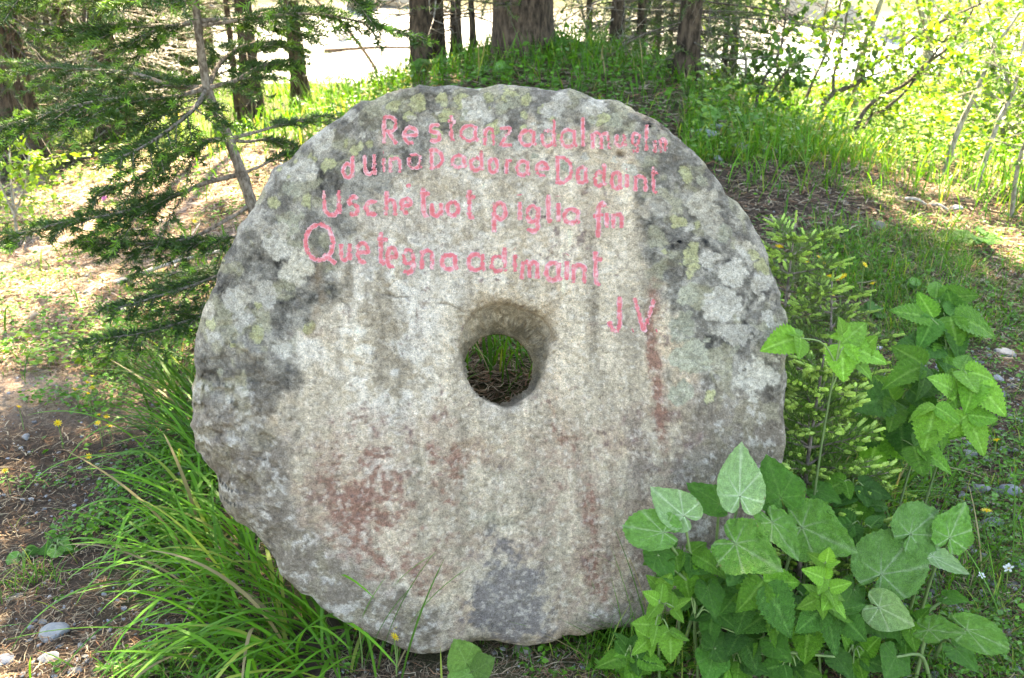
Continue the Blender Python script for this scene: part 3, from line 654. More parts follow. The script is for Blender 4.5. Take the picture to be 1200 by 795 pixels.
spruce('added tall spruce hidden straight behind the thickest trunk, shading the mound', onground(0.22, 12.6), 0.13, 3, 2.3, 20, 30, seed=19, tz=(.5, 2.2))  # unseen tree, added so that its crown shades the mound
spruce('mid-sized spruce with its trunk touching a slimmer one beside the mound', gb(494, 66, 8.4), 0.085, 2, 3.0, 10, 26, (-0.012, 0), seed=2, tz=(.3, 2))
spruce('slimmer spruce of the touching pair beside the mound', gb(513, 64, 8.7), 0.062, None, 3, 8, 20, (0.004, 0), seed=3, tz=(.3, 2))
spruce('narrow spruce stem between the touching pair and the thickest trunk', gb(535, 58, 8.8), 0.047, None, 3, 7, 22, seed=4, tz=(.2, 2))
spruce('crooked pole-thin spruce stem close to the thickest trunk', gb(556, 56, 8.6), 0.026, None, 3, 4, 22, (-0.05, 0), seed=5, tz=(.2, 1.8))
spruce('straight young spruce with bare dry twigs just right of the mound crest', gb(722, 62, 9.5), 0.062, 2, 2.6, 9, 60, seed=6, green=.3, tz=(.1, 2.2))
spruce('twiggy young spruce standing behind the mound grass', gb(750, 66, 10.2), 0.052, None, 2.6, 8, 70, seed=7, green=.35, tz=(.1, 2.2))
spruce('spruce with sweeping dry lower branches beyond the mound above the stones', gb(803, 100, 7.4), 0.082, 1, 2.7, 12, 95, (0.015, 0), seed=8, green=.45, tz=(.15, 2.3), twig_len=1.1)
spruce('dark spruce with a mossy foot at the edge of the sunny clearing', gb(349, 70, 10.5), 0.085, 2, 8, 15, 22, (-0.02, 0), seed=9, tz=(.3, 2.2), green=.4)
spruce('reddish spruce standing close to a thin one by the clearing', gb(292, 84, 9.5), 0.09, None, 3, 10, 22, seed=10, tz=(.3, 2.2), green=.3)
spruce('thin spruce stem close to the reddish spruce by the clearing', gb(274, 84, 9.7), 0.035, None, 3, 5, 14, seed=11, tz=(.3, 2))
spruce('stout spruce wrapped in pale dead twigs near the dark hollow', gb(128, 96, 9.0), 0.14, 1, 4.2, 13, 120, seed=12, green=.15, tz=(.1, 2.6), twig_len=1.0)
spruce('spruce half hidden in pale dead twigs behind the dark hollow', gb(84, 88, 9.8), 0.10, None, 4, 11, 110, seed=15, green=.2, tz=(.1, 2.6), twig_len=1.0)
spruce('broad low-branched spruce rooted in the dark hollow', gb(18, 126, 7.6), 0.16, 1, 4.6, 12, 130, seed=13, green=.5, tz=(.05, 2.4), twig_len=1.2)
spruce('invented tall spruce with a wide crown, out of view beyond the shady path', onground(3.3, 6.6) * 0 + onground(6.3, 5.2), 0.18, 0, 3.2, 14, 20, seed=18, tz=(2, 3))  # invented tree standing out of view, casting its shadow to the side
for k, (x, y) in enumerate([(-9, 12), (-6.5, 14.5), (10, 15), (14, 12)]):
    t = spruce('dark spruce of the wood further from the millstone than the stout twiggy ones', onground(x, y), 0.13, k % 2, 1.2, 12, 20, seed=30 + k, tz=(.4, 2)); t['group'] = 'outlying spruces of the wood'
for k in range(26):
    x = -62 + k * 5 + RNG.uniform(-2, 2); y = RNG.uniform(42, 58)
    t = spruce('full-crowned spruce on the far bank of the stream', onground(x, y), 0.2, k % 3, 0.6, RNG.uniform(10, 17), 0, seed=60 + k, scale=1.4); t['group'] = 'spruces on the far bank'

for k, (px, py, y, r, lab) in enumerate([(170, 70, 12, .07, 'spruce with pale dead twigs between the stout spruce and the sapling'), (215, 62, 13.5, .06, 'slender twiggy spruce in the gap before the thin stem'), (45, 66, 12.5, .09, 'spruce in deep shade behind the low-branched one'), (-30, 70, 11, .12, 'outermost spruce beside the dark hollow'), (245, 58, 15, .08, 'distant twiggy spruce seen past the leaning sapling'), (690, 40, 13, .05, 'thin spruce with bare twigs behind the thickest trunk'), (770, 50, 13.5, .05, 'thin spruce with bare twigs beyond the mound grass'), (860, 60, 12, .05, 'thin spruce with drooping dry twigs in front of the water')]):
    spruce(lab, PY(px, py, y), r, None, 3, 8, 130, seed=100 + k, green=.35, tz=(.0, 3.0), twig_len=1.5)
for k, (px, y, h, lab) in enumerate([(60, 10.5, 3.4, 'bushy spruce with branches to the ground by the stout twiggy spruce'), (-40, 9.0, 3.2, 'bushy spruce with branches to the ground beyond the dark hollow'), (190, 12.5, 3.0, 'small bushy spruce showing behind the sapling stem'), (8, 13.0, 4.0, 'taller bushy spruce in the back of the dark hollow'), (120, 14.0, 3.8, 'bushy spruce filling the gap behind the stout spruce'), (785, 12.5, 2.6, 'bushy little spruce beyond the mound near the water'), (850, 10.5, 1.7, 'low bushy spruce in front of the water'), (735, 14.5, 2.8, 'bushy spruce with its foot hidden by the mound')]):
    q = PY(px, 60, y); spruce(lab, onground(q[0], q[1]), .04, 4, .12, h, 30, seed=140 + k, tz=(.1, 1.8), twig_len=.8)
# leaning dead pole and thin dead stem beside the clearing
mb = MB(); b = G(442, 84); pts = smooth_path([b, PY(428, 62, b[1] - .05), PY(405, 33, b[1] - .1), PY(372, 2, b[1] - .2), PY(330, -40, b[1] - .3)], 16)
tube(mb, pts, np.linspace(0.055, 0.03, 16), 8, None, .2); tag(mb.build('dead_pole', M['bark']), 'dead brown pole leaning out of the grass beside the clearing', 'dead branch')
mb = MB(); b = G(448, 72); pts = smooth_path([b, PY(446, 45, b[1]), PY(441, 0, b[1]), PY(437, -60, b[1])], 14)
tube(mb, pts, np.linspace(0.022, 0.012, 14), 7, None, .2); tag(mb.build('dead_sapling', M['bark']), 'thin upright dead stem near the foot of the leaning dead pole', 'dead branch')
mb = MB(); b = G(380, 62); e = G(500, 58); tube(mb, smooth_path([b + [0, 0, .06], (b + e) / 2 + [0, 0, .12], e + [0, 0, .06]], 10), np.linspace(.07, .04, 10), 8, None, .2)
tag(mb.build('fallen_log', M['bark']), 'fallen log lying across the sunny clearing', 'log')

# ------------------------------------------------------------------ leafy shrubs and saplings towards the stream
LG1, LG2 = np.array([0.065, 0.16, 0.02]), np.array([0.16, 0.27, 0.03])
def shrub(label, stems, leaves, size, seed, mat='darkstem', name='leafy_shrub', depth_spread=.5, lift=0.0, y=None, foliage_from=.28, spread=.30, col=(LG1, LG2)):
    rg = np.random.default_rng(seed); b0 = G(*stems[0][0][:2]) if y is None else PY(*stems[0][0][:2], y)
    base = np.array([b0[0], b0[1], terrain(b0[0], b0[1])]); t = thing(name, label, 'shrub', base); P0 = []
    for st in stems:
        w = st[-1]; px = st[:-1]; dy = rg.uniform(-1, 1) * depth_spread; n = len(px)
        pts = [PY(a, b, base[1] + dy * i / max(1, n - 1)) for i, (a, b) in enumerate(px)]
        if st is stems[0]: pts[0] = base - [0, 0, .05]
        q = smooth_path(pts, 26); mb = MB(); tube(mb, q, np.linspace(w, w * .4, 26), 7, None, .15, rg); mb.build('stem', M[mat], t)
        P0.append(q[int(26 * foliage_from):])
        mbt = None
    Q = np.concatenate(P0); tw = MB(); B = []; D = []
    leaves = int(leaves * 1.2)
    for k in range(leaves // 7):
        p = Q[rg.integers(len(Q))]; d = norm(rg.normal(size=3) * [1, 1, .6] + [0, 0, .35]); L = spread * rg.uniform(.5, 1.6)
        e = p + d * L; mid = p + d * L * .5 + rg.normal(size=3) * .02; tube(tw, np.array([p, mid, e]), [.004, .003, .0015], 3)
        for m in range(7):
            f = rg.uniform(.3, 1.05); B.append(p + d * L * f); D.append(norm(d + rg.normal(size=3) * .8 + [0, 0, -.15]))
    B = np.array(B); D = np.array(D); nr = norm(rg.normal(size=B.shape) * .5 + [0, -.1, 1.0])
    f = rg.random((len(B), 1)); mb = MB(); sz = size * rg.uniform(.6, 1.25, len(B))
    leafcards(mb, B, D, nr, sz, sz * .62, col[0] * (1 - f) + col[1] * f)
    kind(tw.build('twigs', M[mat], t), 'stuff'); mb.build('foliage', M['leaf'], t, smooth=False); return t
shrub('dark forked shrub with long arching stems beside the stream', [[(958,140),(965,122),(977,110),(1010,94),(1012,82),(1050,60),(1090,32),(1150,4),.030], [(976,111),(978,85),(985,60),(992,20),(1000,-30),.016], [(1012,92),(1035,84),(1052,76),.010]], 420, .07, 1, y=8.6)
shrub('arching double-stemmed shrub leaning over the sunny grass', [[(1000,158),(1010,135),(1030,115),(1062,98),(1085,75),(1112,55),(1140,12),.020], [(1035,130),(1060,108),(1090,70),(1120,30),.014], [(1012,150),(1022,135),(1035,128),.012]], 380, .065, 2, y=7.2)
shrub('pale straight-stemmed sapling behind the forked shrub', [[(1002,132),(1003,100),(1012,60),(1024,25),(1040,-20),(1060,-80),.042]], 260, .07, 3, 'palestem', y=9.6)
shrub('slender upright shrub with two thin stems next to the forked shrub', [[(942,142),(944,118),(955,90),(968,62),(980,25),(990,-20),.019], [(968,62),(965,30),(972,-10),.011]], 300, .07, 4, y=8.8)
shrub('small bushy sapling with dark leaves above the pale stones', [[(884,136),(888,112),(897,90),(912,66),(918,40),(922,0),.016], [(893,132),(903,112),(913,95),(925,80),.010]], 420, .075, 5, y=7.6, col=(LG1 * .8, LG1 * 1.2))
shrub('thin mossy sapling leaning through the bright meadow', [[(1108,186),(1122,155),(1142,112),(1158,75),(1170,50),(1190,22),(1215,-20),.021]], 260, .06, 6, 'palestem', y=6.4)
shrub('wispy sapling with pale stem beside the meadow edge', [[(1150,180),(1168,148),(1186,110),(1194,80),(1200,50),(1212,0),.017], [(1186,110),(1178,85),(1174,70),.009]], 260, .06, 7, 'palestem', y=6.0)
shrub('short crooked sapling at the meadow edge over tall grass', [[(1190,235),(1192,200),(1200,170),(1212,140),(1225,60),.014]], 160, .06, 8, 'palestem', y=5.4)
shrub('grey-stemmed alder on the bank with a straight slim trunk', [[(1056,62),(1058,40),(1056,0),(1050,-60),.05]], 240, .08, 9, 'palestem', y=14.0, spread=.4)
shrub('grey-stemmed alder on the bank with a thick forking trunk', [[(1084,84),(1088,55),(1090,20),(1096,-30),.085], [(1090,45),(1078,10),(1072,-30),.05]], 340, .08, 10, 'palestem', y=13.0, spread=.45)
shrub('grey-stemmed alder on the bank with a thin leaning trunk', [[(1104,76),(1110,45),(1124,5),(1140,-50),.04]], 300, .08, 11, 'palestem', y=12.4, spread=.4)
shrub('low leafy bush glowing in the sun above the meadow', [[(1170,95),(1168,60),(1160,20),(1150,-30),.02], [(1170,90),(1190,50),(1205,10),.018]], 600, .065, 12, 'palestem', y=9.5, spread=.5, col=(LG2 * .9, LG2 * 1.2))
shrub('round leafy bush on the bank between alders and stream', [[(1128,86),(1130,60),(1128,20),(1120,-20),.02], [(1128,80),(1145,50),(1152,20),.018]], 320, .07, 13, 'palestem', y=11, spread=.5, col=(LG2 * .9, LG2 * 1.2))
shrub('pale round-leaved bush at the edge of the sunlit path', [[(16,260),(14,225),(12,190),(10,160),.010], [(16,255),(30,215),(34,180),.008], [(16,250),(0,215),(-8,190),.008]], 260, .05, 14, 'palestem', y=5.2, spread=.15, col=(LG2 * .9, LG2 * 1.3), foliage_from=.1)
for k, (px, y, w_, lab) in enumerate([(1195, 8.0, 900, 'dense sunny bush behind the wispy saplings'), (1140, 9.5, 420, 'light green bush between the arching shrub and the alders'), (690, 12.0, 500, 'bush behind the mound crest close to the thickest spruce'), (875, 10.0, 160, 'sparse sunlit bush behind the small bushy sapling')]):
    g0 = PY(px, 60, y); bx, by = project(onground(g0[0], g0[1]))
    shrub(lab, [[(bx, by), (bx + 4, by - 40), (bx - 6, by - 80), (bx - 10, by - 120), .02], [(bx, by - 5), (bx + 25, by - 45), (bx + 38, by - 90), .014], [(bx, by - 5), (bx - 28, by - 45), (bx - 45, by - 85), .014]], w_, .065, 40 + k, 'palestem', y=y, spread=.55, col=(LG2 * .8, LG2 * 1.2), foliage_from=.05)

# ------------------------------------------------------------------ spruce sapling leaning beside the millstone
def spruce_branch(t, pts, r0, n_tw, tw_len, rg, droop=.25, dens=640, new=.42, bare=.12, ln=.021, wd=.0034, sub=3, up=(0, 0, 1), tips=None):
    q = smooth_path(pts, 24); seg = np.linalg.norm(np.diff(q, axis=0), axis=1).sum()
    wood = MB(); tube(wood, q, np.linspace(r0, r0 * .25, 24), 6, None, .15, rg)
    T = norm(np.gradient(q, axis=0)); A = []; B = []; C = []
    def put(a, b, isnew):
        A.append(a); B.append(b); C.append(NG_NEW * rg.uniform(.8, 1.3) if isnew else NG_OLD * rg.uniform(.9, 1.7) + np.array([.006, .012, 0]))
    for k in range(10, 23): put(q[k], q[k + 1], k > 20)
    for k in range(n_tw):
        f = bare + (1 - bare) * (k + rg.random() * .8) / n_tw; i = min(22, int(f * 23)); p = q[i]
        sd = norm(np.cross(T[i], np.asarray(up, float))) * (1 if k % 2 else -1)
        L = tw_len * (1.1 - .75 * f) * rg.uniform(.6, 1.25) * (0.5 + 0.5 * min(1, f * 4))
        d = norm(sd * .8 + T[i] * .75 + rg.normal(size=3) * .12); m = 5
        qq = p + d * np.linspace(0, L, m)[:, None] + np.array([0, 0, -1.0]) * (droop * L * np.linspace(0, 1, m) ** 2)[:, None]
        tube(wood, qq, np.linspace(.0026, .001, m), 4)
        fresh = rg.random() < new
        for s in range(m - 1): put(qq[s], qq[s + 1], fresh and s >= m - 2)
        for s in range(sub):
            j = rg.integers(1, m - 1); l2 = L * rg.uniform(.25, .5); d2 = norm(d * .8 + np.cross(d, [0, 0, 1]) * rg.choice([-1, 1]) * .7 + [0, 0, -droop * .6] + rg.normal(size=3) * .1)
            e = qq[j] + d2 * l2; put(qq[j], (qq[j] + e) / 2, False); put((qq[j] + e) / 2, e, rg.random() < new)
    b = wood.build('branch', M['sapbark'], t)
    nd_ = MB(); needles(nd_, np.array(A), np.array(B), dens, ln, wd, np.array(C), .45, rg, flat=.4)
    o = obj('needles', nd_.mesh('needles', M['needle'])); o.parent = b
    return q
rg = np.random.default_rng(77)
SY = 3.15
sb = PY(352, 455, SY); sb[2] = terrain(sb[0], sb[1]) - .04
sap = thing('spruce_sapling', 'slim spruce sapling leaning out from behind the millstone, its drooping branches over the dry path', 'tree', sb)
mb = MB(); tp = smooth_path([sb, PY(330, 370, SY), PY(299, 252, SY), PY(268, 163, SY), PY(243, 103, SY), PY(231, 20, SY), PY(222, -80, SY), PY(212, -260, SY), PY(200, -480, SY)], 60)
tube(mb, tp, np.linspace(.025, .005, 60) * (1 + .12 * (np.arange(60) % 9 == 0)), 12, None, .12); mb.build('trunk', M['sapbark'], sap)
def sb_(pxs, dys, r0=.010, n=22, tl=.30, **k):
    return spruce_branch(sap, [PY(a, b, SY + d) for (a, b), d in zip(pxs, dys)], r0, n, tl, rg, **k)
sb_([(243,103),(195,115),(120,118),(40,138),(-60,165)], (0,-.05,-.15,-.25,-.4), n=34, tl=.34)
sb_([(243,103),(200,100),(150,85),(70,80),(0,70)], (0,.1,.3,.5,.6), n=30, tl=.34)
sb_([(243,103),(275,95),(300,80),(330,70)], (0,.0,.1,.2), n=16, tl=.24, bare=.2)
sb_([(243,104),(225,130),(180,165),(130,190)], (0,-.15,-.3,-.45), n=20, tl=.26)
sb_([(268,163),(240,166),(200,185),(150,215),(110,225)], (0,-.05,-.1,-.1,-.1), r0=.009, n=20, tl=.24)
sb_([(268,163),(300,155),(345,142),(385,135)], (0,.1,.3,.45), r0=.008, n=10, tl=.2, bare=.5)
sb_([(268,164),(290,166),(322,163),(350,172)], (0,.1,.15,.2), r0=.008, n=8, tl=.16, bare=.5)
sb_([(282,204),(240,215),(200,232),(140,250),(70,262),(-20,285)], (0,-.05,-.1,-.2,-.3,-.4), r0=.010, n=34, tl=.32, bare=.3)
sb_([(282,204),(305,195),(330,182),(345,180)], (0,.05,.1,.12), r0=.006, n=8, tl=.12, bare=.4, new=.6)
sb_([(294,240),(265,258),(220,280),(160,286),(95,283)], (0,-.06,-.12,-.2,-.3), r0=.009, n=22, tl=.26, bare=.45)
sb_([(302,262),(280,275),(245,282),(200,290)], (0,-.1,-.15,-.2), r0=.007, n=12, tl=.22, bare=.4)
sb_([(314,305),(270,318),(225,335),(170,352),(125,365)], (0,-.12,-.2,-.3,-.4), r0=.008, n=24, tl=.26)
sb_([(325,345),(280,360),(235,372),(170,390),(110,398)], (0,-.15,-.25,-.4,-.5), r0=.008, n=26, tl=.26)
sb_([(310,290),(270,310),(215,318),(150,325)], (0,.15,.3,.45), r0=.008, n=18, tl=.24)
sb_([(231,25),(190,32),(130,28),(60,40)], (0,-.05,-.1,-.1), n=24, tl=.30)
sb_([(231,25),(280,22),(330,12),(380,10)], (0,.1,.2,.3), n=22, tl=.30)
sb_([(228,0),(180,-25),(100,-30),(20,5)], (0,.2,.4,.5), n=24, tl=.34)
sb_([(226,-40),(160,-60),(70,-40),(-20,0)], (0,-.1,-.2,-.3), n=28, tl=.36)
sb_([(226,-40),(300,-50),(370,-30),(420,0)], (0,-.1,-.2,-.2), n=24, tl=.34)
sb_([(243,103),(262,70),(300,50),(350,55)], (0,.15,.3,.4), n=18, tl=.26)
for k in range(12):
    f = .62 + .36 * k / 12; p = tp[int(f * 59)]; a = k * 2.4; L = .75 * (1.05 - f) * 2 + .1
    spruce_branch(sap, [p, p + np.array([math.cos(a), math.sin(a), .1]) * L * .5, p + np.array([math.cos(a), math.sin(a), -.05]) * L], .007, 16, .25, rg)

# ------------------------------------------------------------------ young spruces with fresh shoots
FRESH = np.array([0.46, 0.64, 0.14]); FAT = [1.0]
def fresh_tip(nd_, p, d, L, rg, col=None, ln=.0075, wd=.0034, n=70):
    col = FRESH * rg.uniform(.7, 1.1) if col is None else col; fat = FAT[0]
    f = rg.random(n); e = p + d * L; q = p + d * (L * f)[:, None]
    r = rg.normal(size=(n, 3)); r = norm(r - d * (r @ d)[:, None]); dd = norm(r * .55 + d * .75)
    s = norm(np.cross(dd, rg.normal(size=(n, 3)))); l = ln * (1.15 - .35 * f)[:, None]; w = wd * .5
    V = np.stack([q - s * w, q + s * w, q + dd * l + s * w * .5, q + dd * l - s * w * .5], 1)
    nd_.add(V.reshape(-1, 3), (np.arange(n) * 4)[:, None] + np.arange(4), np.repeat(col * rg.uniform(.8, 1.2, n)[:, None], 4, 0))
    tube(nd_, np.array([p, p + d * L * .35, p + d * L * .75, e]), np.array([.0030, .0048, .0042, .0015]) * fat, 7, col * .85)
def young_spruce(label, base, top, whorls, blen, rg, fresh_len, rise=.25, n_tip=7, dens=700, old=None):
    old = np.array([.06, .13, .02]) if old is None else old
    t = thing('young_spruce', label, 'sapling', base); q = smooth_path([base, (base + top) / 2 + rg.normal(size=3) * .015, top], 14)
    mb = MB(); tube(mb, q, np.linspace(.009, .0025, 14), 8, None, .1); mb.build('stem', M['sapbark'], t)
    nl = MB(); fresh_tip(nl, top, np.array([0, 0, 1.0]), fresh_len, rg); nl.build('leader_shoot', M['needle'], t)
    for k in range(whorls):
        f = .12 + .86 * k / (whorls - 1); p = q[int(f * 13)]; a = k * 2.39996 + rg.random() * .5; L = blen * (1.15 - .85 * f) * rg.uniform(.8, 1.15)
        d = np.array([math.cos(a), math.sin(a), rise + .2 * f]); wood = MB(); A = []; B = []; nd_ = MB()
        bq = p + norm(d) * np.linspace(0, L, 7)[:, None] + np.array([0, 0, 1.0]) * (.10 * L * np.linspace(0, 1, 7) ** 2)[:, None]
        tube(wood, bq, np.linspace(.004, .0015, 7), 5)
        A += list(bq[1:-1]); B += list(bq[2:]); fresh_tip(nd_, bq[-1], norm(bq[-1] - bq[-2]), fresh_len, rg)
        for m in range(n_tip):
            g = .25 + .75 * (m + rg.random() * .5) / n_tip; i = min(5, int(g * 6)); sd = norm(np.cross(d, [0, 0, 1])) * (1 if m % 2 else -1)
            l2 = L * .42 * (1.15 - .6 * g) * rg.uniform(.7, 1.2); d2 = norm(norm(d) * .7 + sd * .75 + [0, 0, rg.uniform(-.25, .35)]); e = bq[i] + d2 * l2
            tube(wood, np.array([bq[i], e]), [.0018, .0012], 4); A.append(bq[i]); B.append(e); fresh_tip(nd_, e, norm(d2 + [0, 0, .15]), fresh_len * rg.uniform(.6, 1.0), rg)
            if rg.random() < .5: fresh_tip(nd_, bq[i] + d2 * l2 * .6, norm(d2 + rg.normal(size=3) * .7), fresh_len * .6, rg)
        b = wood.build('branch', M['sapbark'], t)
        needles(nd_, np.array(A), np.array(B), dens, .015, .0021, old, .45, rg)
        o = obj('needles', nd_.mesh('needles', M['needle'])); o.parent = b
    return t
rg = np.random.default_rng(78)
b = P(948, 600, 2.33); b[2] = terrain(b[0], b[1]) - .02
young_spruce('small bushy young spruce covered in pale green tips hard against the millstone edge', b, P(966, 415, 2.32), 42, .27, rg, .026, n_tip=9, dens=1300, old=np.array([.10, .20, .028]))
FAT[0] = .55
b = P(915, 352, 2.95); b[2] = terrain(b[0], b[1]) - .02
young_spruce('young spruce with an orange-brown stem and drooping green shoots behind the millstone edge', b, P(932, 262, 2.98), 34, .36, rg, .04, rise=.05, n_tip=9, dens=1300, old=np.array([.12, .19, .035]))
b = P(985, 400, 2.75); b[2] = terrain(b[0], b[1]) - .02
young_spruce('low spreading young spruce among yellow flowers, behind the raspberry leaves', b, P(975, 330, 2.9), 20, .30, rg, .034, rise=.0, n_tip=8, dens=1300, old=np.array([.11, .18, .035]))

# ------------------------------------------------------------------ broad leaves
def grid_leaf(shape, teeth, nL=22, nW=6, fold=.28, curl=.25, veins=6, col=(.10, .19, .035), vein=(.16, .27, .07), ripple=.02, rs=0):
    """leaf along +Y from the origin, unit length, normal +Z; pinnate veins as raised, paler ribs"""
    r_ = np.random.default_rng(rs); mb = MB(); t = np.linspace(0, 1, nL * 2 + 1); w = shape(t)
    sdir = np.linspace(-1, 1, nW * 2 + 1); V = []; C = []
    for i, a in enumerate(t):
        tooth = 1 + teeth * (1 if i % 2 == 0 else -1) * (0.5 if 0 < a < 1 else 0)
        for s_ in sdir:
            sx = s_ * w[i] * (1 + (tooth - 1) * abs(s_) ** 4)
            y = a - abs(s_) * w[i] * .28 * (1 - a) + .0
            vv = (a * veins - abs(s_) * 1.3 * (w[i] / .33)) % 1.0; vd = min(vv, 1 - vv)
            vm = max(math.exp(-(vd / .09) ** 2) * .6 * (1 - .5 * abs(s_)), math.exp(-(s_ / .05) ** 2))
            z = abs(sx) * fold - curl * a * a + ripple * math.sin(vv * 2 * math.pi) * (1 - abs(s_) * .5) * .6 + ripple * r_.normal() * .25
            V.append((sx, y, z)); C.append(np.array(col) * (1 - vm) + np.array(vein) * vm)
    k = nW * 2 + 1; i = np.arange(nL * 2)[:, None] * k; j = np.arange(k - 1)[None]
    mb.add(np.array(V), np.stack([i + j, i + j + 1, i + k + j + 1, i + k + j], -1).reshape(-1, 4), np.array(C)); return mb
ovate = lambda t: .42 * np.clip(np.sin(np.pi * np.clip(t, 0, 1) ** .72), 0, 1) ** .85 * (1 - .25 * t) + .002
lance = lambda t: .24 * np.clip(np.sin(np.pi * np.clip(t, 0, 1) ** .75), 0, 1) ** .9 + .002
VAR = [(.16, .14), (.30, .30), (.08, .05), (.22, .42)]
RASP = [grid_leaf(ovate, .20, 12, 6, f, c, 8, (.10, .265, .022), (.22, .42, .075), .026, k).mesh('leaflet', M['leaf']) for k, (f, c) in enumerate(VAR)]
RASP2 = [grid_leaf(ovate, .20, 12, 6, f, c, 8, (.155, .345, .035), (.28, .50, .10), .026, 5 + k).mesh('leaflet', M['leaf']) for k, (f, c) in enumerate(VAR)]
DARKL = [grid_leaf(ovate, .16, 12, 6, f, c, 8, (.05, .155, .02), (.12, .27, .055), .024, 9 + k).mesh('leaf', M['leaf']) for k, (f, c) in enumerate(VAR)]
LANCE = [grid_leaf(lance, .0, 7, 3, .35, .25, 4, (.075, .14, .045), (.12, .2, .08), .008, 15).mesh('leaf', M['leaf'])]
def heart_mesh(rs, col, vein, lobes=.0, sinus=.75, tip=1.25, crumple=.05, cup=.12, name='leaf', teeth=.035, round_=False):
    """heart-shaped leaf: stalk joins at the origin, tip along +Y, normal +Z; branching pale ribs"""
    r_ = np.random.default_rng(rs); nA, nR = 72, 12; mb = MB(); th = np.linspace(-math.pi + .13, math.pi - .13, nA + 1)   # 0 = tip
    kx = np.array([0, .24, .5, .8, 1.2, 1.6, 2.0, 2.4, 2.75, 3.02]); kr = np.array([1.0, .82, .70, .62, .57, .53, .50, .46, .38, .22]) if not round_ else np.array([.97, .94, .90, .85, .77, .68, .60, .52, .42, .24])
    R = np.interp(np.abs(th), kx, kr) * (1 + lobes * np.cos(5 * th) + teeth * np.where(np.arange(nA + 1) % 2 == 0, 1, -1) * .5) * (1 + .04 * np.array([float(fbm(q * 1.3 + rs * 3.1, 0.5, 2, rs)) for q in th]))
    ribs = [(0, 1), (.75, .85), (-.7, .85), (1.75, .7), (-1.7, .7), (2.6, .5), (-2.6, .5)]
    rad = np.linspace(0.0, 1, nR + 1) ** .85; V = []; C = []
    for i, a in enumerate(th):
        for f in rad:
            rr = R[i] * f; x, y = math.sin(a) * rr, math.cos(a) * rr; vm = 0
            for (ra, l) in ribs:
                al = x * math.sin(ra) + y * math.cos(ra); ac = abs(x * math.cos(ra) - y * math.sin(ra))
                if al > -.01: vm = max(vm, math.exp(-(ac / (.013 * (1.15 - al))) ** 2) * (1 - .5 * al))
                for bl in (.18, .34, .5, .66):
                    if al > bl: vm = max(vm, (.5 if ra == 0 else .3) * math.exp(-((ac - (al - bl) * .8) / .011) ** 2) * max(0, 1 - (al - bl) * 3.2))
            z = cup * rr * rr - .12 * max(0, y) ** 2 + crumple * float(fbm(x * 7 + rs, y * 7, 2, rs)) * f + crumple * .35 * float(fbm(x * 22 + rs, y * 22, 2, rs + 1)) * f - .012 * vm
            V.append((x, y, z)); C.append(np.array(col) * (1 - vm) + np.array(vein) * vm)
    k = nR + 1; i = np.arange(nA)[:, None] * k; j = np.arange(nR)[None]
    mb.add(np.array(V), np.stack([i + j, i + j + 1, i + k + j + 1, i + k + j], -1).reshape(-1, 4), np.array(C)); return mb.mesh(name, M['leaf'])
BUTTER = [heart_mesh(1, (.13, .30, .055), (.34, .46, .24), crumple=.07, round_=True), heart_mesh(2, (.13, .32, .045), (.34, .46, .22), lobes=.05, crumple=.09), heart_mesh(3, (.19, .31, .115), (.40, .48, .30), cup=.3, crumple=.05, teeth=.015), heart_mesh(4, (.06, .18, .022), (.11, .24, .05), lobes=.04, crumple=.06)]
def place_leaf(me, parent, A, T, up, width=1.0, name='leaf', length=None):
    """leaf from stalk joint A towards tip T; up = side the blade faces"""
    A = np.asarray(A, float); d = np.asarray(T, float) - A; L = np.linalg.norm(d); y = d / L
    z = np.asarray(up, float) - y * np.dot(up, y); z = z / np.linalg.norm(z); x = np.cross(y, z)
    o = bpy.data.objects.new(name, me); COL.objects.link(o); o.parent = parent
    s = L if length is None else length
    m = Matrix(((x[0]*s*width, y[0]*s, z[0]*s, A[0]), (x[1]*s*width, y[1]*s, z[1]*s, A[1]), (x[2]*s*width, y[2]*s, z[2]*s, A[2]), (0, 0, 0, 1)))
    o.matrix_parent_inverse = Matrix.Translation(parent.location).inverted() if parent.type == 'EMPTY' else Matrix.Identity(4)
    o.matrix_basis = m
    return o
PET = np.array([.14, .20, .07])
def stalk(parent, a, b, r0=.003, r1=.0022, sag=.04, col=PET, name='stalk'):
    a = np.asarray(a, float); b = np.asarray(b, float); m = (a + b) / 2 + np.array([0, 0, sag]); m[:2] = a[:2] * .6 + b[:2] * .4
    mb = MB(); tube(mb, smooth_path([a, m, b], 8), np.linspace(r0, r1, 8), 6, col); return mb.build(name, M['stem'], parent)
TOCAM = np.array([0, -.75, .65])
def dclump(px, py):               # how far the plants in front of and beside the stone stand
    return float(np.interp(py, [500, 560, 650, 795], [2.03, 1.99, 1.93, 1.93])) if px < 925 else float(np.interp(py, [380, 500, 600, 700, 795], [2.45, 2.28, 2.12, 2.02, 1.95]))
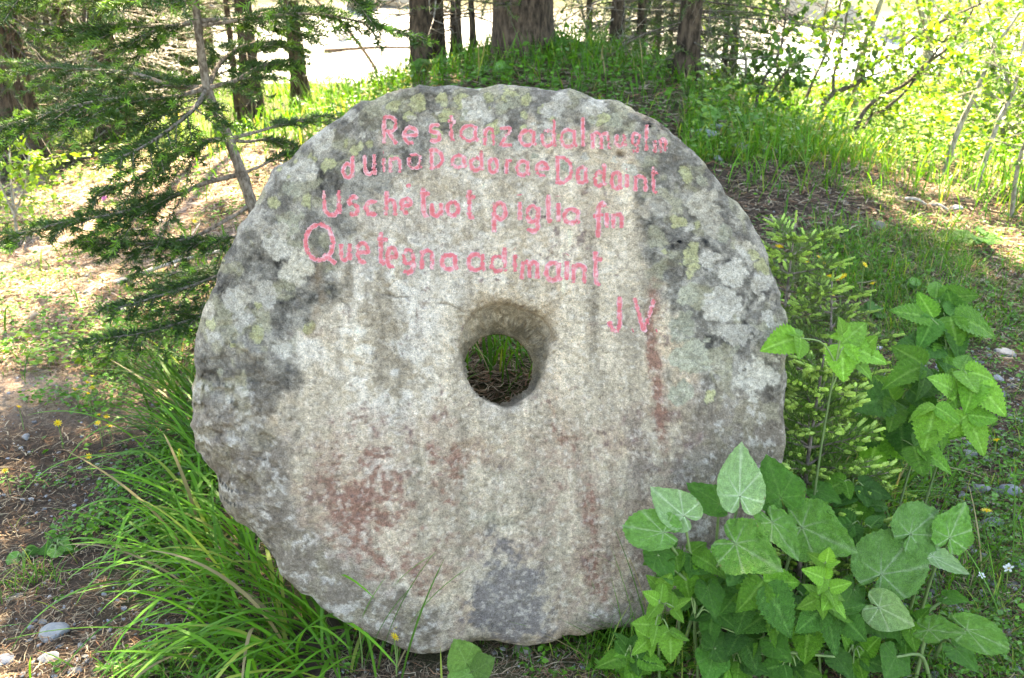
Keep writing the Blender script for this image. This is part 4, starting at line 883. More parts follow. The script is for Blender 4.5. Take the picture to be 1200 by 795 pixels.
def butterbur(label, leaves, rs):
    rg = np.random.default_rng(rs); pts = [P(q[0][0], q[0][1], dclump(*q[0]) + (.04 if q[2] == 3 else 0)) for q in leaves]; c = np.mean(pts, 0); base = np.array([c[0], c[1] + .05, 0]); base[2] = terrain(base[0], base[1]) - .01
    t = thing('butterbur_plant', label, 'plant', base)
    for (a, tip, mi, wd, tilt), A in zip(leaves, pts):
        k = 1.38 if mi != 3 else 1.3
        T = P(tip[0], tip[1], dclump(*a) + (.04 if mi == 3 else 0) + (-.05 if tip[1] > a[1] else .05)); L = np.linalg.norm(T - A)
        place_leaf(BUTTER[mi], t, A, T, TOCAM + np.array([rg.uniform(-.55, .55), rg.uniform(-.2, .3), tilt + rg.uniform(-.3, .35)]), wd * (.72, 1.0, .92, .9)[mi], 'leaf', L * (1, 1, 1, .85)[mi])
        bb = base + np.array([rg.uniform(-.05, .05), rg.uniform(-.04, .04), 0]); stalk(t, bb, A, .0045, .003)
    return t
butterbur('butterbur with felted pale leaves pressed up against the lower millstone', [((867,581),(866,521),2,.95,-.3),((801,604),(763,574),2,1.0,0),((777,624),(729,616),0,1.0,.2),((862,637),(915,668),1,1.10,.1),((843,590),(800,563),3,1.0,.1)], 1)
butterbur('butterbur with dark ragged leaves between the millstone edge and the bushy young spruce', [((915,583),(896,527),3,1.2,0),((958,575),(990,592),3,1.0,.3),((940,618),(1002,646),1,1.15,.2),((905,612),(935,655),1,.9,.3),((872,660),(850,690),3,1.1,.3)], 2)
butterbur('butterbur with a big round grey-green leaf on a long stalk', [((1033,673),(1071,627),0,1.15,0),((1030,712),(1074,733),2,1.15,-.2),((1010,722),(1040,752),3,1.0,.4),((1000,690),(985,720),3,1.0,.4)], 3)
butterbur('butterbur with mottled leaves beside a yellow flower on the stony edge', [((1067,626),(1100,598),0,1.05,.2),((1113,630),(1131,590),1,.8,0),((1093,652),(1134,678),2,.8,.2),((1085,640),(1075,660),3,1.0,.4)], 4)
butterbur('butterbur with low leaves sprawling over the gravel', [((1088,738),(1130,742),1,1.0,.3),((1133,738),(1184,761),0,.85,.2),((1120,760),(1150,792),3,1.1,.4),((1050,770),(1035,800),3,1.2,.4),((1110,700),(1140,706),3,.9,.4)], 5)
butterbur('butterbur with glossy dark heart leaves low under the raspberry shoots', [((836,768),(826,808),3,1.15,.4),((836,760),(862,742),3,1.1,.4),((905,752),(930,780),3,1.1,.4),((770,650),(790,690),3,1.0,.3),((830,690),(840,730),3,1.0,.4),((980,770),(1000,800),3,1.1,.4)], 6)
b = G(552, 800); b[2] = terrain(b[0], b[1]); t = thing('coltsfoot_plant', 'single bright green heart-shaped leaf at the very foot of the millstone', 'plant', b)
HL = heart_mesh(7, (.13, .25, .05), (.19, .32, .09), cup=.1, crumple=.03, tip=.95)
for (a, b2), s in zip((((546, 776), (536, 757)), ((556, 786), (577, 773)), ((548, 790), (528, 800))), (.062, .055, .05)):
    A = P(*a, 1.97); place_leaf(HL, t, A, P(*b2, 1.95), TOCAM + [0, 0, .2], 1.1, 'leaf', s * 1.1); stalk(t, b, A, .002, .0015, .01)

# ------------------------------------------------------------------ raspberry shoots
def trifoliate(t, base, J, T, size, rg, meshes, up, five=False, spread=1.0):
    """leaf stalk base->J, end leaflet towards T, side leaflets at the joint"""
    stalk(t, base, J, .0022, .0014, .02, np.array([.17, .24, .08]), 'leaf_stalk')
    J = np.asarray(J, float); d = norm(np.asarray(T, float) - J); up = norm(np.asarray(up, float)); sd = norm(np.cross(d, up))
    pick = lambda: meshes[rg.integers(len(meshes))]
    place_leaf(pick(), t, J, J + d * size * rg.uniform(.85, 1.1), up + rg.normal(size=3) * .22, rg.uniform(.85, 1.12), 'leaf')
    for s in (-1, 1):
        dd = norm(sd * s * spread + d * rg.uniform(.15, .5)); place_leaf(pick(), t, J - d * size * .08, J + dd * size * rg.uniform(.62, .92), up + sd * s * .35 + rg.normal(size=3) * .28, rg.uniform(.85, 1.12), 'leaf')
    if five:
        B2 = J + (np.asarray(base) - J) * .3
        for s in (-1, 1):
            dd = norm(sd * s + d * .35); place_leaf(pick(), t, B2, B2 + dd * size * .68, up + rg.normal(size=3) * .2, 1.0, 'leaf')
def raspberry(label, base, top, leaves, rs, meshes, name='raspberry_plant'):
    rg = np.random.default_rng(rs); base = np.asarray(base, float).copy(); base[2] = terrain(base[0], base[1]) - .02
    t = thing(name, label, 'plant', base); q = smooth_path([base, base * .45 + np.asarray(top) * .55 + [0, .02, .02], top], 20)
    mb = MB(); tube(mb, q, np.linspace(.004, .0018, 20), 7, np.array([.08, .12, .035])); mb.build('cane', M['stem'], t)
    for (J, T, size, five) in leaves:
        i = int(np.argmin(np.linalg.norm(q - np.asarray(J), axis=1) + 0.3 * (q[:, 2] - J[2] > 0.02))); i = max(3, i - 2)
        trifoliate(t, q[i], J, T, size, rg, meshes, TOCAM + np.array([rg.uniform(-.35, .35), rg.uniform(0, .4), rg.uniform(0, .5)]), five)
    return t
def pl(lst, t, sc=1.0): return [(P(a[0], a[1], t + dt), P(b[0], b[1], t + dt - .02), s * sc, f) for (a, b, s, dt, f) in lst]
raspberry('raspberry shoot with one large toothed leaf lying over the millstone edge', P(955, 600, 2.1), P(985, 395, 2.12), pl([((935,396),(888,408),.095,0,False),((990,405),(1050,425),.12,.04,False),((987,392),(985,372),.055,0,False),((1000,420),(1020,400),.08,.06,False)], 2.1, .92), 21, RASP2)
raspberry('raspberry cane arching over the stony ground with wide dark leaves', P(1040, 620, 2.35), P(1120, 395, 2.5), pl([((1090,372),(1040,362),.10,.0,False),((1118,372),(1170,382),.11,.0,True),((1105,405),(1060,405),.11,0,True),((1125,390),(1110,340),.10,.05,False),((1080,430),(1050,440),.09,-.1,False),((1100,350),(1140,345),.09,.1,False)], 2.5, 1.25), 22, RASP + DARKL)
raspberry('raspberry cane with hanging bright leaves above the gravel', P(1070, 610, 2.3), P(1140, 440, 2.35), pl([((1145,452),(1170,475),.085,0,False),((1120,460),(1090,440),.08,0,False),((1135,490),(1150,520),.09,-.02,True),((1095,480),(1085,520),.085,-.05,False),((1130,435),(1165,440),.08,.02,False),((1100,500),(1110,525),.06,-.05,False)], 2.33, 1.2), 23, RASP + RASP2)
raspberry('raspberry cane half hidden behind the bushy young spruce', P(1010, 600, 2.45), P(1060, 460, 2.5), pl([((1045,470),(1010,470),.10,0,False),((1060,490),(1090,500),.10,0,False),((1030,510),(1020,545),.09,0,False),((1070,455),(1100,445),.09,0,False),((1075,525),(1105,540),.09,-.1,False)], 2.45, 1.35), 24, DARKL + RASP)
raspberry('light green raspberry seedling with small leaves by the millstone foot', P(775, 800, 2.02), P(772, 715, 1.93), pl([((772,705),(748,690),.055,0,False),((768,733),(728,730),.055,.0,False),((790,712),(812,700),.05,0,False),((785,742),(788,778),.06,-.01,False),((760,750),(738,768),.05,.02,False),((775,690),(785,675),.045,.02,False)], 1.93), 25, RASP2)
raspberry('bright raspberry shoot with young leaves in the middle of the butterbur', P(950, 770, 2.05), P(965, 665, 1.93), pl([((965,678),(945,668),.05,0,False),((972,690),(1000,682),.055,0,False),((960,700),(940,715),.05,0,False),((975,700),(990,722),.05,0,False),((968,660),(972,642),.045,0,False)], 1.93), 26, RASP2)
raspberry('tall raspberry shoot with long pointed leaves hanging below the butterbur', P(900, 790, 2.05), P(893, 680, 1.95), pl([((897,685),(930,745),.115,-.02,False),((880,700),(865,735),.09,.02,False),((905,720),(920,765),.09,.03,False),((870,690),(850,712),.08,.04,False)], 1.95), 27, RASP + DARKL)
raspberry('raspberry shoot drooping toothed leaves over the dry grass', P(965, 800, 2.05), P(960, 710, 1.98), pl([((968,716),(985,782),.115,-.03,False),((950,730),(940,775),.085,.0,False),((985,720),(1010,745),.075,0,False),((940,715),(915,735),.07,.05,False)], 1.98), 28, RASP + DARKL)
raspberry('low raspberry shoot with dark leaves in the shade of the butterbur', P(820, 790, 2.06), P(815, 720, 2.0), pl([((810,700),(800,660),.08,.02,False),((850,700),(880,690),.08,.02,False),((870,745),(890,790),.09,.0,False),((835,720),(830,750),.08,0,False),((790,660),(770,640),.07,.04,False)], 2.0), 29, DARKL)
for k, (px, py) in enumerate([(1010, 610), (930, 690), (800, 640), (1000, 560)]):
    d = dclump(px, py) + .06
    raspberry(['raspberry shoot filling the gap under the big round butterbur leaf', 'raspberry shoot crowded behind the long pointed leaves', 'raspberry shoot peeping out under the felted butterbur leaves', 'raspberry shoot rising below the bushy young spruce'][k], P(px, py + 100, d + .05), P(px, py, d), pl([((px - 12, py + 5), (px - 45, py + 20), .075, 0, False), ((px + 12, py + 10), (px + 42, py + 22), .075, 0, False), ((px, py + 22), (px + 6, py + 55), .08, 0, False), ((px + 20, py + 35), (px + 40, py + 65), .07, 0, False)], d), 30 + k, RASP + DARKL)
for k, (px, py, lab) in enumerate([(740, 770, 'dark low raspberry sprout at the bare soil before the millstone'), (860, 775, 'dark low raspberry sprout under the drooping pointed leaves'), (925, 780, 'dark low raspberry sprout among dry straws under the butterbur'), (1000, 770, 'dark low raspberry sprout under the leaning pale stalks'), (1060, 735, 'dark low raspberry sprout beneath the felted heart leaf')]):
    d = dclump(px, py) + .07
    raspberry(lab, P(px, py + 40, d + .04), P(px, py - 5, d), pl([((px - 8, py), (px - 36, py + 6), .06, 0, False), ((px + 8, py + 2), (px + 34, py + 10), .06, 0, False), ((px, py + 10), (px + 3, py + 36), .06, 0, False), ((px - 4, py - 8), (px - 14, py - 34), .055, .01, False), ((px + 14, py - 4), (px + 28, py - 24), .05, .01, False)], d), 60 + k, DARKL + RASP)
# round broad leaves up on the mound and by the pale stones
for k, (px, py, s, lab) in enumerate([(505, 78, .16, 'two bluish broad leaves in the grass before the touching spruce pair'), (575, 82, .14, 'grey-green broad leaves in the grass under the thickest spruce'), (645, 58, .15, 'broad leaves catching light at the foot of the thickest spruce'), (815, 138, .15, 'large bluish broad leaves beside the pale stones'), (838, 128, .12, 'cluster of broad leaves just above the pale stones'), (875, 142, .12, 'pale shining leaves below the small bushy sapling'), (1060, 330, .11, 'bluish broad leaves above the arching raspberry cane'), (1030, 355, .11, 'grey-green broad leaves between spreading spruce and raspberry'), (1145, 278, .11, 'broad-leaved plant on the shady path by the sun patches'), (65, 630, .07, 'small round-leaved plant on the stony shaded ground'), (1090, 395, .11, 'bluish broad leaves under the arching raspberry cane'), (25, 640, .06, 'small green herb on the gravel beside the long grass')]):
    s *= .62 if py < 300 else .42; g = G(px, py, .05); base = onground(g[0], g[1]); rg = np.random.default_rng(300 + k); t = thing('broad_leaved_plant', lab, 'plant', base)
    for m in range(6):
        a = rg.random() * 6.28; A = base + np.array([math.cos(a) * s * .8, math.sin(a) * s * .6, rg.uniform(.3, 1.2) * s]); T = A + np.array([math.cos(a), math.sin(a), -.15])
        place_leaf(BUTTER[[3, 0, 3, 1][m % 4]], t, A, T, np.array([rg.uniform(-.3, .3), -.5, .8]), 1.0, 'leaf', s * rg.uniform(.8, 1.3)); stalk(t, base, A, .003, .002, .02)

# ------------------------------------------------------------------ grass
def scatter_px(n, x0, x1, y0, y1, rg, far=40):
    """ground points spread evenly over a rectangle of the view"""
    out = []; px = rg.uniform(x0, x1, n); py = rg.uniform(y0, y1, n); d = ray(px, py); t = np.full(n, 1.2); z = CAMP + d * t[:, None]
    done = np.zeros(n, bool)
    for _ in range(700):
        q = CAMP + d * t[:, None]; gap = q[:, 2] - terrain(q[:, 0], q[:, 1]); done |= gap < 0.004
        t = np.where(done, t, t + np.maximum(.006, np.clip(gap, 0, .6) * .6))
        if done.all(): break
    q = CAMP + d * t[:, None]; ok = done & (q[:, 1] < far); q = q[ok]; q[:, 2] = terrain(q[:, 0], q[:, 1]); return q
def scatter_xy(n, x0, x1, y0, y1, rg, m=None):
    x = rg.uniform(x0, x1, n); y = rg.uniform(y0, y1, n)
    if m is not None:
        k = rg.random(n) < m(x, y); x, y = x[k], y[k]
    return onground(x, y)
def off_stone(q, pad=.03):
    s_ = (q - Q0) @ NV; uu_ = (q - Q0) @ UV_; vv_ = (q - Q0) @ VV; th = np.arctan2(vv_ - HC[1], uu_ - HC[0]); r = np.hypot(uu_ - HC[0], vv_ - HC[1])
    return ~((s_ < pad) & (s_ > -THICK - pad) & (r < r_out(th) + pad))
GA, GB, GY = np.array([.035, .105, .010]), np.array([.085, .225, .018]), np.array([.22, .28, .045])
def gcol(n, rg, a=GA, b=GB, y=.08):
    f = rg.random((n, 1)); c = a * (1 - f) + b * f; k = rg.random(n) < y; c[k] = GY * rg.uniform(.7, 1.2, (k.sum(), 1)); k = rg.random(n) < .045; c[k] = np.array([.26, .21, .11]); return c
rg = np.random.default_rng(401)
# long arching grass at the left foot of the stone
mb = MB()
def tuft(mb, px, py, n, spread, az0, azs, lmin, lmax, wmin, wmax, lean, bend, col=(GA, GB), segs=9, y=.06):
    c = G(px, py); q = np.stack([c[0] + rg.normal(size=n) * spread, c[1] + rg.normal(size=n) * spread, np.zeros(n)], 1); q[:, 2] = terrain(q[:, 0], q[:, 1]); q = q[off_stone(q, .012)]; n = len(q)
    blades(mb, q, az0 + rg.normal(size=n) * azs, rg.uniform(lmin, lmax, n), rg.uniform(wmin, wmax, n), rg.uniform(*lean, n), rg.uniform(*bend, n), segs, gcol(n, rg, *col, y))
for (px, py, n) in [(250,560,46),(235,600,46),(275,640,52),(260,690,52),(300,690,50),(310,735,52),(350,740,46),(360,780,44),(270,750,48),(400,778,36),(215,540,30),(225,500,26),(330,800,40),(240,660,40)]:
    tuft(mb, px, py, int(n * .56), .06, math.radians(185), .85, .18, .50, .005, .0115, (.05, .8), (.6, 2.5), (GA * 1.1, GB * 1.35), segs=12, y=.10)
for (px, py, n) in [(230,470,22),(232,500,20),(240,530,26)]:
    tuft(mb, px, py, n, .05, math.radians(170), .5, .25, .5, .006, .010, (.5, 1.0), (.2, .8), (GA * .8, GB * .8))
for (px, py, n) in [(330,700,4),(365,720,4),(340,680,4),(430,770,10),(455,785,10)]:
    tuft(mb, px, py, n, .05, math.radians(20), .6, .22, .42, .005, .008, (.1, .5), (.3, .9))
kind(mb.build('long_grass', M['grass']), 'stuff')['label'] = 'long arching grass round the foot of the millstone'
# mound, meadow and sparse grass
mb = MB()
q = scatter_xy(15000, -2.6, 3.4, 3.0, 9.5, rg, lambda x, y: np.clip(np.exp(-((x - .2) / 1.55) ** 2) * (1 - .9 * sm(x, .7, 1.1) * (1 - sm(y, 4.6, 5.6))) * (0.12 + .95 * sm(fbm(x * 2.1, y * 2.1, 3, 70), -.2, .3)), 0, 1)); n = len(q)
blades(mb, q, rg.random(n) * 6.28, rg.uniform(.06, .20, n), rg.uniform(.005, .010, n), rg.uniform(0, .5, n), rg.uniform(.2, 1.3, n), 4, gcol(n, rg, GA * .85, GB * .85))  # mound blades coloured darker to stand for the shade there
q = scatter_xy(2600, -.9, .9, 2.35, 3.6, rg, lambda x, y: .9 + 0 * x); q = q[off_stone(q)]; n = len(q)
blades(mb, q, rg.random(n) * 6.28, rg.uniform(.08, .25, n), rg.uniform(.004, .008, n), rg.uniform(0, .5, n), rg.uniform(.2, 1.3, n), 4, gcol(n, rg))
for (px, py, nn, l) in [(640, 60, 320, .42), (620, 75, 160, .30), (700, 75, 220, .34), (660, 85, 160, .3), (350, 110, 340, .42), (310, 118, 260, .40), (390, 125, 260, .40), (430, 105, 220, .36), (470, 90, 200, .34), (370, 150, 240, .3), (300, 150, 200, .3), (520, 85, 160, .3), (560, 80, 160, .3), (580, 70, 160, .3), (760, 90, 220, .3)]:
    nn = int(nn * .62); c = G(px, py); p = np.stack([c[0] + rg.normal(size=nn) * .36, c[1] + rg.normal(size=nn) * .5, np.zeros(nn)], 1); p[:, 2] = terrain(p[:, 0], p[:, 1]); p = p[off_stone(p)]; n = len(p)
    blades(mb, p, rg.random(n) * 6.28, rg.uniform(.3, .95, n) * l, rg.uniform(.006, .012, n), rg.uniform(0, .4, n), rg.uniform(.2, 1.2, n), 5, gcol(n, rg))
kind(mb.build('mound_grass', M['grass']), 'stuff')['label'] = 'tufted green grass on the mound behind the millstone'
mb = MB()
q = scatter_px(15000, 800, 1230, 60, 190, rg, 16); k = rg.random(len(q)) < np.clip(.25 + 1.2 * sm(fbm(q[:, 0] * 1.2, q[:, 1] * 1.2, 3, 72), -.4, .4), 0, 1); q = q[k]; n = len(q); sc = np.clip(q[:, 1] / 7, .7, 1.6)
blades(mb, q, rg.random(n) * 6.28, rg.uniform(.05, .17, n) * sc, rg.uniform(.006, .011, n) * sc, rg.uniform(0, .5, n), rg.uniform(.2, 1.3, n), 4, gcol(n, rg, GA * 1.2, GB * 1.2, .15))
q = scatter_px(5200, -20, 480, 60, 175, rg, 14); n = len(q)
blades(mb, q, rg.random(n) * 6.28, rg.uniform(.06, .22, n), rg.uniform(.006, .010, n), rg.uniform(0, .6, n), rg.uniform(.2, 1.2, n), 4, gcol(n, rg, GA * 1.1, GB * 1.1, .2))
q = np.concatenate([onground(*(np.array([G(px, py)[:2]]).T + rg.normal(size=(2, int(nn * .6))) * .26)) for px, py, nn in [(1190, 230, 240), (1165, 215, 200), (1200, 195, 260), (1130, 230, 80), (1015, 195, 160), (960, 185, 200), (930, 200, 120), (905, 190, 90), (1200, 260, 160), (860, 195, 90), (1045, 215, 60)]]); n = len(q)
blades(mb, q, rg.random(n) * 6.28, rg.uniform(.12, .34, n), rg.uniform(.005, .009, n), rg.uniform(0, .4, n), rg.uniform(.2, 1.2, n), 5, gcol(n, rg, GA * 1.2, GB * 1.2, .12))
kind(mb.build('meadow_grass', M['grass']), 'stuff')['label'] = 'bright meadow grass towards the stream'
mb = MB()
def sparse(nc, x0, x1, y0, y1, per, l, w, thr, seed, y=.12, a=GA, b=GB):
    c = scatter_px(nc, x0, x1, y0, y1, rg, 20); c = c[fbm(c[:, 0] * 2.2, c[:, 1] * 2.2, 3, seed) > thr]
    q = np.repeat(c, per, 0); q[:, :2] += rg.normal(size=(len(q), 2)) * .035; q[:, 2] = terrain(q[:, 0], q[:, 1]); q = q[off_stone(q)]; n = len(q)
    blades(mb, q, rg.random(n) * 6.28, rg.uniform(.4, 1.2, n) * l, rg.uniform(.6, 1.2, n) * w, rg.uniform(.1, .9, n), rg.uniform(.2, 1.2, n), 3, gcol(n, rg, a, b, y))
sparse(900, 860, 1230, 200, 400, 7, .09, .0045, -.12, 81)
sparse(900, 980, 1230, 380, 800, 6, .07, .0035, -.2, 82)
sparse(1100, -20, 300, 430, 800, 6, .07, .0035, -.05, 83)
sparse(520, -20, 330, 180, 440, 8, .055, .004, -.05, 84)
sparse(260, 380, 780, 735, 800, 6, .07, .003, -.2, 85)
sparse(300, 860, 1050, 480, 640, 8, .16, .004, -.5, 86)
sparse(340, 940, 1130, 270, 400, 8, .12, .004, -.5, 87)
sparse(260, 700, 820, 600, 790, 6, .20, .003, -.6, 88)
q = scatter_xy(5200, -7, 6.5, .6, 8.5, rg, lambda x, y: np.clip(.25 + np.abs(x) / 4.0, 0, 1) * sm(fbm(x * 1.7, y * 1.7, 3, 88), -.1, .2)); q = q[off_stone(q)]; n = len(q)
blades(mb, q, rg.random(n) * 6.28, rg.uniform(.05, .16, n), rg.uniform(.003, .006, n), rg.uniform(.1, .9, n), rg.uniform(.2, 1.2, n), 3, gcol(n, rg))
kind(mb.build('sparse_grass', M['grass']), 'stuff')['label'] = 'short sparse grass on the stony ground'
mb = MB()
tuft(mb, 770, 735, 26, .05, math.radians(120), 1.5, .2, .42, .0022, .004, (0, .4), (.1, .8)); tuft(mb, 735, 745, 16, .05, math.radians(150), 1.2, .2, .40, .002, .0035, (0, .4), (.1, .8))
tuft(mb, 1010, 560, 110, .10, math.radians(30), 1.2, .18, .42, .004, .007, (.1, .7), (.3, 1.2)); tuft(mb, 985, 600, 90, .08, math.radians(10), 1.2, .18, .42, .004, .007, (.2, .8), (.3, 1.2)); tuft(mb, 1130, 690, 24, .10, math.radians(60), 1.5, .15, .34, .003, .005, (.1, .6), (.2, 1.0))
kind(mb.build('wispy_grass', M['grass']), 'stuff')['label'] = 'wispy grass blades among the leafy plants'

# ------------------------------------------------------------------ small-leaved ground cover
mb = MB()
def cover(n, x0, x1, y0, y1, s0, s1, h, thr, seed, a, b, far=18, Q=None):
    q = scatter_px(n, x0, x1, y0, y1, rg, far) if Q is None else Q; q = q[fbm(q[:, 0] * 1.9, q[:, 1] * 1.9, 3, seed) > thr]; q = q[off_stone(q)]; n = len(q); q[:, 2] += rg.random(n) ** 1.5 * h + .006
    f = rg.random((n, 1)); az = rg.random(n) * 6.28; d = np.stack([np.cos(az), np.sin(az), rg.uniform(-.2, .35, n)], 1); s = rg.uniform(s0, s1, n) * np.clip(q[:, 1] / 5, 1, 1.8)
    leafcards(mb, q, d, norm(rg.normal(size=(n, 3)) * .5 + [0, -.1, 1]), s, s * rg.uniform(.4, .75, n), a * (1 - f) + b * f)
cover(8000, 980, 1230, 400, 800, .008, .022, .05, -.08, 91, GA * 1.1, GB * 1.15)
cover(6500, -20, 260, 420, 640, .010, .026, .05, -.12, 92, GA * 1.1, GB * 1.3)
cover(5500, -20, 300, 200, 430, .012, .03, .06, -.05, 104, GA * 1.1, GB * 1.4)
cover(4200, -20, 240, 560, 800, .008, .020, .03, .02, 93, GA * 1.1, GB * 1.1)
cover(3500, 860, 1230, 260, 420, .012, .032, .06, -.1, 94, GA, GB * 1.1)
cover(5000, 800, 1230, 60, 200, .02, .05, .25, -.2, 95, LG1, LG2)
cover(1400, 1040, 1230, 60, 210, .03, .06, .5, -.3, 89, LG2 * .8, LG2 * 1.2)
cover(2600, -20, 150, 180, 440, .02, .05, .16, .0, 96, LG2 * .8, LG2 * 1.3)
cover(500, 400, 780, 735, 800, .010, .022, .04, -.1, 97, GA, GB)
cover(5200, 380, 860, 50, 165, .015, .045, .16, -.25, 98, GA, GB * 1.1, 10)
cover(1800, 700, 1000, 640, 800, .012, .03, .06, -.5, 99, GA, GB)
cover(1200, 250, 480, 90, 180, .02, .045, .18, -.2, 90, GA, GB * 1.1, 10)
cover(0, 0, 0, 0, 0, .012, .03, .06, -.05, 105, GA, GB * 1.1, Q=scatter_xy(3000, -1.6, 2.4, 2.4, 6.0, rg))
cover(0, 0, 0, 0, 0, .015, .035, .08, .0, 106, GA, GB * 1.1, Q=scatter_xy(9000, -7, 6.5, .6, 8.5, rg, lambda x, y: np.clip(np.abs(x) / 3.0, .1, 1)))
kind(mb.build('ground_cover', M['leaf'], smooth=False), 'stuff')['label'] = 'small-leaved herbs covering the ground'

# ------------------------------------------------------------------ dry needles, straws and bark bits
mb = MB()
def straws(n, x0, x1, y0, y1, l0, l1, w0, w1, cols, Q=None):
    q = scatter_px(n, x0, x1, y0, y1, rg, 13) if Q is None else Q; q = q[off_stone(q)]; n = len(q); az = rg.random(n) * 6.28; d = np.stack([np.cos(az), np.sin(az), rg.normal(size=n) * .14], 1); s = np.stack([-np.sin(az), np.cos(az), rg.normal(size=n) * .3], 1)
    sc = np.clip(q[:, 1] / 3.5, .8, 2)[:, None]; L = rg.uniform(l0, l1, n)[:, None] * sc; w = rg.uniform(w0, w1, n)[:, None] * sc * .5; q = q + [0, 0, .004] + np.array([0, 0, 1]) * (rg.random((n, 1)) * .012); bend = rg.normal(size=(n, 1)) * .15 * L
    V = np.stack([q - s * w, q + s * w, q + d * L * .5 + s * (w + bend), q + d * L * .5 - s * (w - bend), q + d * L + s * w * .4, q + d * L - s * w * .4], 1)
    c = np.array(cols)[rg.integers(len(cols), size=n)] * rg.uniform(.7, 1.3, (n, 1)); o = (np.arange(n) * 6)[:, None]
    mb.add(V.reshape(-1, 3), np.concatenate([o + np.array((0, 1, 2, 3)), o + np.array((3, 2, 4, 5))]), np.repeat(c, 6, 0))
DRY = [(.22, .165, .105), (.15, .10, .065), (.085, .055, .036), (.28, .225, .155), (.17, .09, .05)]
straws(9000, 950, 1230, 380, 800, .012, .06, .0010, .0030, DRY)
straws(9000, -20, 330, 420, 800, .012, .06, .0010, .0030, DRY)
straws(20000, -20, 330, 170, 440, .015, .07, .002, .006, DRY + [(.42, .30, .22)])
straws(9000, 850, 1230, 190, 400, .015, .06, .002, .006, DRY)
straws(3500, 380, 960, 735, 800, .012, .06, .001, .0025, DRY)
straws(2500, 520, 660, 380, 490, .02, .08, .002, .004, DRY)
straws(8000, 400, 860, 60, 165, .02, .09, .003, .007, DRY)
straws(0, 0, 0, 0, 0, .02, .08, .002, .006, DRY, scatter_xy(9000, -1.8, 2.6, 2.3, 6.0, rg))
straws(0, 0, 0, 0, 0, .02, .08, .002, .007, DRY, scatter_xy(9000, -7, 6, .6, 8.0, rg, lambda x, y: np.clip(np.abs(x) / 3.0, .15, 1)))
kind(mb.build('dry_litter', M['litter'], smooth=False), 'stuff')['label'] = 'dry needles and straws strewn on the ground'

# ------------------------------------------------------------------ pebbles and stones
def rock_mesh(rs, flat=.6, sub=2, sharp=.25, col=(.36, .36, .36), name='stone'):
    import bmesh
    r_ = np.random.default_rng(rs); bm = bmesh.new(); bmesh.ops.create_icosphere(bm, subdivisions=sub, radius=1.0); me = bpy.data.meshes.new(name); 
    V = np.array([v.co[:] for v in bm.verts]); F = np.array([[v.index for v in f.verts] for f in bm.faces]); bm.free()
    for _ in range(9):
        nrm_ = norm(r_.normal(size=3)); k = r_.uniform(.55, .85); h = V @ nrm_; V = V - np.outer(np.maximum(0, h - k), nrm_)
    V = V + .10 * sharp * r_.normal(size=V.shape) * .4; V[:, 2] *= flat; V = V * np.array([1, r_.uniform(.6, .95), 1]); mb = MB()
    c = np.array(col) * (1 + .12 * fbm(V[:, 0] * 2 + rs, V[:, 1] * 2, 3, rs))[:, None]; mb.add(V, F, c); return mb
mb = MB(); protos = [rock_mesh(k, .6, 1) for k in range(4)]
def gravel(n, x0, x1, y0, y1, s0, s1, thr, seed):
    q = scatter_px(n, x0, x1, y0, y1, rg, 12); q = q[fbm(q[:, 0] * 2.4, q[:, 1] * 2.4, 3, seed) > thr]; q = q[off_stone(q)]
    for p in q:
        pr = protos[rg.integers(4)]; s = s0 * (s1 / s0) ** (rg.random() ** 1.8); a = rg.random() * 6.28; R = np.array([[math.cos(a), -math.sin(a), 0], [math.sin(a), math.cos(a), 0], [0, 0, 1]])
        g = rg.uniform(.10, .33); mb.add(pr.v[0] @ R.T * s + p + [0, 0, s * .15], pr.f3[0], np.array([g, g, g * rg.uniform(.95, 1.08)]))
gravel(1500, 990, 1230, 400, 800, .003, .020, -.3, 61)
gravel(800, -20, 290, 430, 800, .003, .014, -.1, 62)
gravel(520, -20, 330, 200, 430, .005, .024, -.3, 63)
gravel(180, 850, 1200, 200, 400, .006, .02, -.1, 64)
gravel(120, 400, 760, 745, 800, .003, .010, -.4, 65)
kind(mb.build('gravel', M['pebble'], smooth=False), 'stuff')['label'] = 'small grey gravel scattered on the soil'
ROCKS = [rock_mesh(20 + k, f, 3, .25, c).mesh('stone', M['pebble'], smooth=False) for k, (f, c) in enumerate([(.6, (.24, .24, .24)), (.4, (.22, .23, .25)), (.8, (.20, .18, .15)), (.5, (.28, .27, .255))])]
